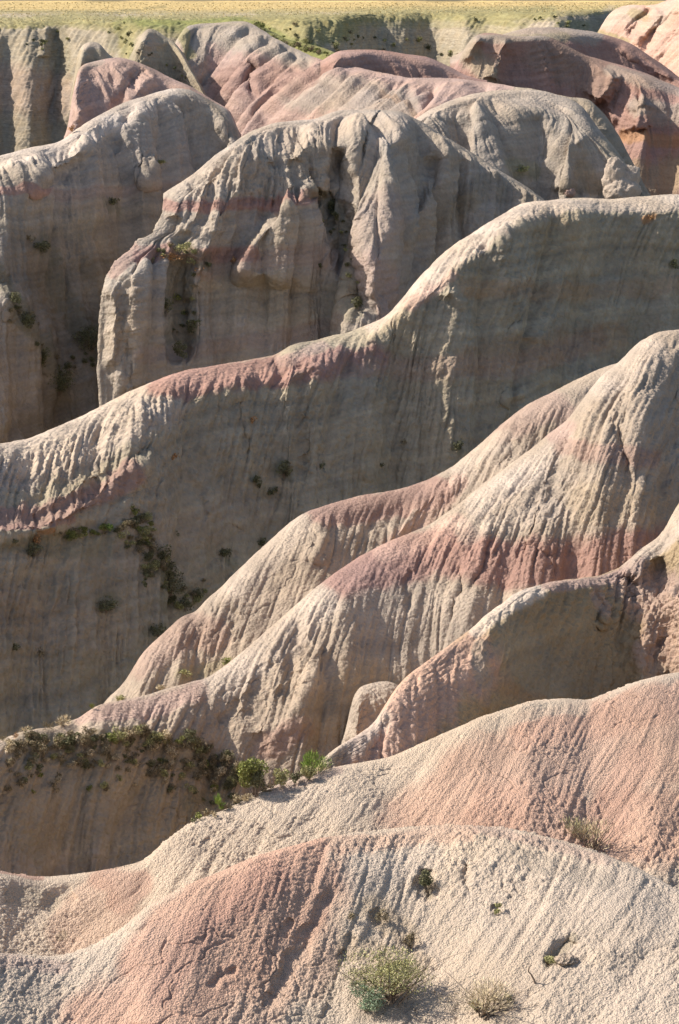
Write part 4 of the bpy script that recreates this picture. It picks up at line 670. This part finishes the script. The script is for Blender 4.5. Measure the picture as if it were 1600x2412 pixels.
# prairie grass: uncountable blades on the plain and its green brink
def prairie():
    r = np.random.default_rng(5); n = 9000; L = LAYERS[FB]
    i = (r.uniform(0, 1, n)**1.0*56).astype(int); j = r.integers(0, L['gy'].shape[1], n)
    P = L['P'][i, j+L['nl']].copy(); yy = L['gy'][i, j]; P[:, 0] += r.normal(size=n)*.4; keep = (yy < 66) & (yy > 6); P = P[keep]; n = len(P)
    s = P[:, 1]/FPX*r.uniform(.7, 1.9, n); a = r.uniform(0, math.pi, n)
    dx = np.stack([np.cos(a)*s*1.1, np.sin(a)*s*1.1, np.zeros(n)], 1); up = np.stack([r.normal(size=n)*s*.3, r.normal(size=n)*s*.3, s], 1)
    V = np.stack([P-dx, P+dx, P+dx*.6+up, P-dx*.6+up*.8], 1).reshape(-1, 3)
    t = np.repeat(r.uniform(.8, 1.15, n), 4)
    m = leafmat('prairie_grass', (.60, .47, .23))
    o = bpy.data.objects.new('prairie_grass', raw_mesh('prairie_grass', V, np.arange(4*n).reshape(-1, 4), m, t)); col.objects.link(o)
    o['kind'] = 'stuff'; o['label'] = 'sunlit yellow prairie grass covering the far plain'; o['category'] = 'grass'
prairie()
# lumpy clay bodies
def clay_body(layer, x, y, wpx, hpx, lobes, name, label, colr, cat='rock', rough=.16, lift=0):
    P, n = ground_point(layer, x, y); m = P[1]/FPX; w = wpx*m; h = hpx*m
    nu, nv = 96, 72; u = np.linspace(0, 2*math.pi, nu, endpoint=False); v = np.linspace(0, 1, nv)
    U, Vv = np.meshgrid(u, v)
    d = np.stack([np.cos(U)*np.cos((Vv-.5)*math.pi), np.sin(U)*np.cos((Vv-.5)*math.pi), np.sin((Vv-.5)*math.pi)], -1)
    Rm = np.zeros(U.shape)
    for (cx, cz, rr, hz) in lobes:                                 # ray distance to the union of ellipsoids
        c = np.array([cx, 0, cz]); e = np.array([rr, rr, hz]); o_ = -c/e; dd = d/e
        A = (dd*dd).sum(-1); B = (dd*o_).sum(-1); Cc = (o_*o_).sum()-1; disc = B*B-A*Cc
        Rm = np.maximum(Rm, np.where(disc > 0, (-B+np.sqrt(np.maximum(disc, 0)))/A, 0))
    Q = d*Rm[..., None]; Q = Q*np.array([w, w, h])
    nn = fbm(Q+np.array(P), 4/w, 4, 3.0, .6); Q = Q*(1+rough*1.6*nn-rough*np.abs(fbm(Q+np.array(P), 9/w, 2, 8.)))[..., None]
    idx = np.arange(nu*nv).reshape(nv, nu)
    q = np.stack([idx[:-1], np.roll(idx[:-1], -1, 1), np.roll(idx[1:], -1, 1), idx[1:]], -1).reshape(-1, 4)
    me = bpy.data.meshes.new(name); me.from_pydata(Q.reshape(-1, 3).tolist(), [], q.tolist()); me.update(); me.shade_smooth()
    at = me.color_attributes.new('col', 'FLOAT_COLOR', 'POINT'); c = np.ones((nu*nv, 4), np.float32); c[:, :3] = np.array(COL[colr])*(1+.25*nn.reshape(-1, 1)); at.data.foreach_set('color', c.ravel())
    me.materials.append(MAT['mid']); o = bpy.data.objects.new(name, me); o.location = P; o.location.z += lift*m; col.objects.link(o); setp(o, label, cat); return o
clay_body('buttressed_hill', 1465, 468, 92, 96, [(0,.15,.5,.4),(-.18,.6,.28,.42),(.2,.5,.26,.3),(-.3,.4,.22,.25)], 'clay_pinnacle', 'knobbly pale clay pinnacle poking up behind the middle ridge', 'cream', 'rock pinnacle', .12)
clay_body('buttressed_hill', 1338, 466, 26, 22, [(0,.3,.5,.5)], 'clay_boulder', 'small pinkish boulder left of the knobbly clay pinnacle', 'pink', 'boulder', .2)
clay_body(LW, 374, 388, 22, 14, [(0,.3,.5,.5)], 'clay_clod', 'pale clod sitting on the shaded flank of the left ridge', 'cream', 'clod', .25)
clay_body(FG, 1335, 2268, 56, 26, [(0,.25,.5,.45),(.3,.2,.3,.35)], 'crusted_clod', 'crusted clay clod under the dark overhang at right of the front mound', 'tan', 'clod', .3)
def twig():
    P, n = ground_point(FG, 1262, 2318); m = P[1]/FPX
    pts = [(0,0,0),(-3,2,10),(-10,0,24),(-18,-2,34),(-16,0,44),(-10,0,50),(-20,0,52)]
    V = []; Fc = []
    for k, p in enumerate(pts):
        for a in range(6): V.append([p[0]*m+math.cos(a*1.047)*m*(3.2-.35*k), p[1]*m+math.sin(a*1.047)*m*(3.2-.35*k), p[2]*m])
        if k: Fc += [[6*k-6+a, 6*k-6+(a+1) % 6, 6*k+(a+1) % 6, 6*k+a] for a in range(6)]
    o = bpy.data.objects.new('crooked_twig', raw_mesh('crooked_twig', np.array(V), np.array(Fc), LM['wood'], np.full(len(V), 1.3))); o.location = P; col.objects.link(o)
    setp(o, 'crooked dead twig standing in the pale clay left of the dark overhang', 'twig')
twig()
# ------------------------------------------------------------------ camera, light
cam = bpy.data.cameras.new('camera'); co = bpy.data.objects.new('camera', cam); col.objects.link(co)
cam.sensor_fit = 'VERTICAL'; cam.sensor_height = 36.0; cam.lens = 36.0*FPX/2412.0
cam.clip_start = .5; cam.clip_end = 20000
co.rotation_euler = (math.pi/2-PITCH, 0, 0); sc.camera = co
SUN_AZ = 76.0; SUN_EL = 41.0     # degrees left of the view direction, above the horizon
S = np.array([-math.sin(R(SUN_AZ))*math.cos(R(SUN_EL)), math.cos(R(SUN_AZ))*math.cos(R(SUN_EL)), math.sin(R(SUN_EL))])
from mathutils import Vector
sun = bpy.data.lights.new('sun', 'SUN'); sun.energy = 4.0; sun.angle = R(.55); sun.color = (1, .93, .83)
so = bpy.data.objects.new('sun', sun); col.objects.link(so); so.rotation_euler = Vector(S).to_track_quat('Z', 'Y').to_euler()
w = bpy.data.worlds.new('World'); sc.world = w; w.use_nodes = True; nt = w.node_tree
bg = nt.nodes['Background']; sky = nt.nodes.new('ShaderNodeTexSky'); sky.sky_type = 'NISHITA'; sky.sun_disc = False
sky.sun_elevation = R(SUN_EL); sky.sun_rotation = R(-SUN_AZ); sky.dust_density = 2.0; sky.ozone_density = .8; sky.air_density = 1.0
nt.links.new(sky.outputs[0], bg.inputs[0]); bg.inputs[1].default_value = .1
sc.view_settings.view_transform = 'Standard'; sc.view_settings.look = 'None'; sc.view_settings.gamma = 1; sc.view_settings.exposure = 0.75
try: sc.cycles.max_bounces = 6; sc.cycles.diffuse_bounces = 3
except Exception: pass
print('script done', time.time()-T00)
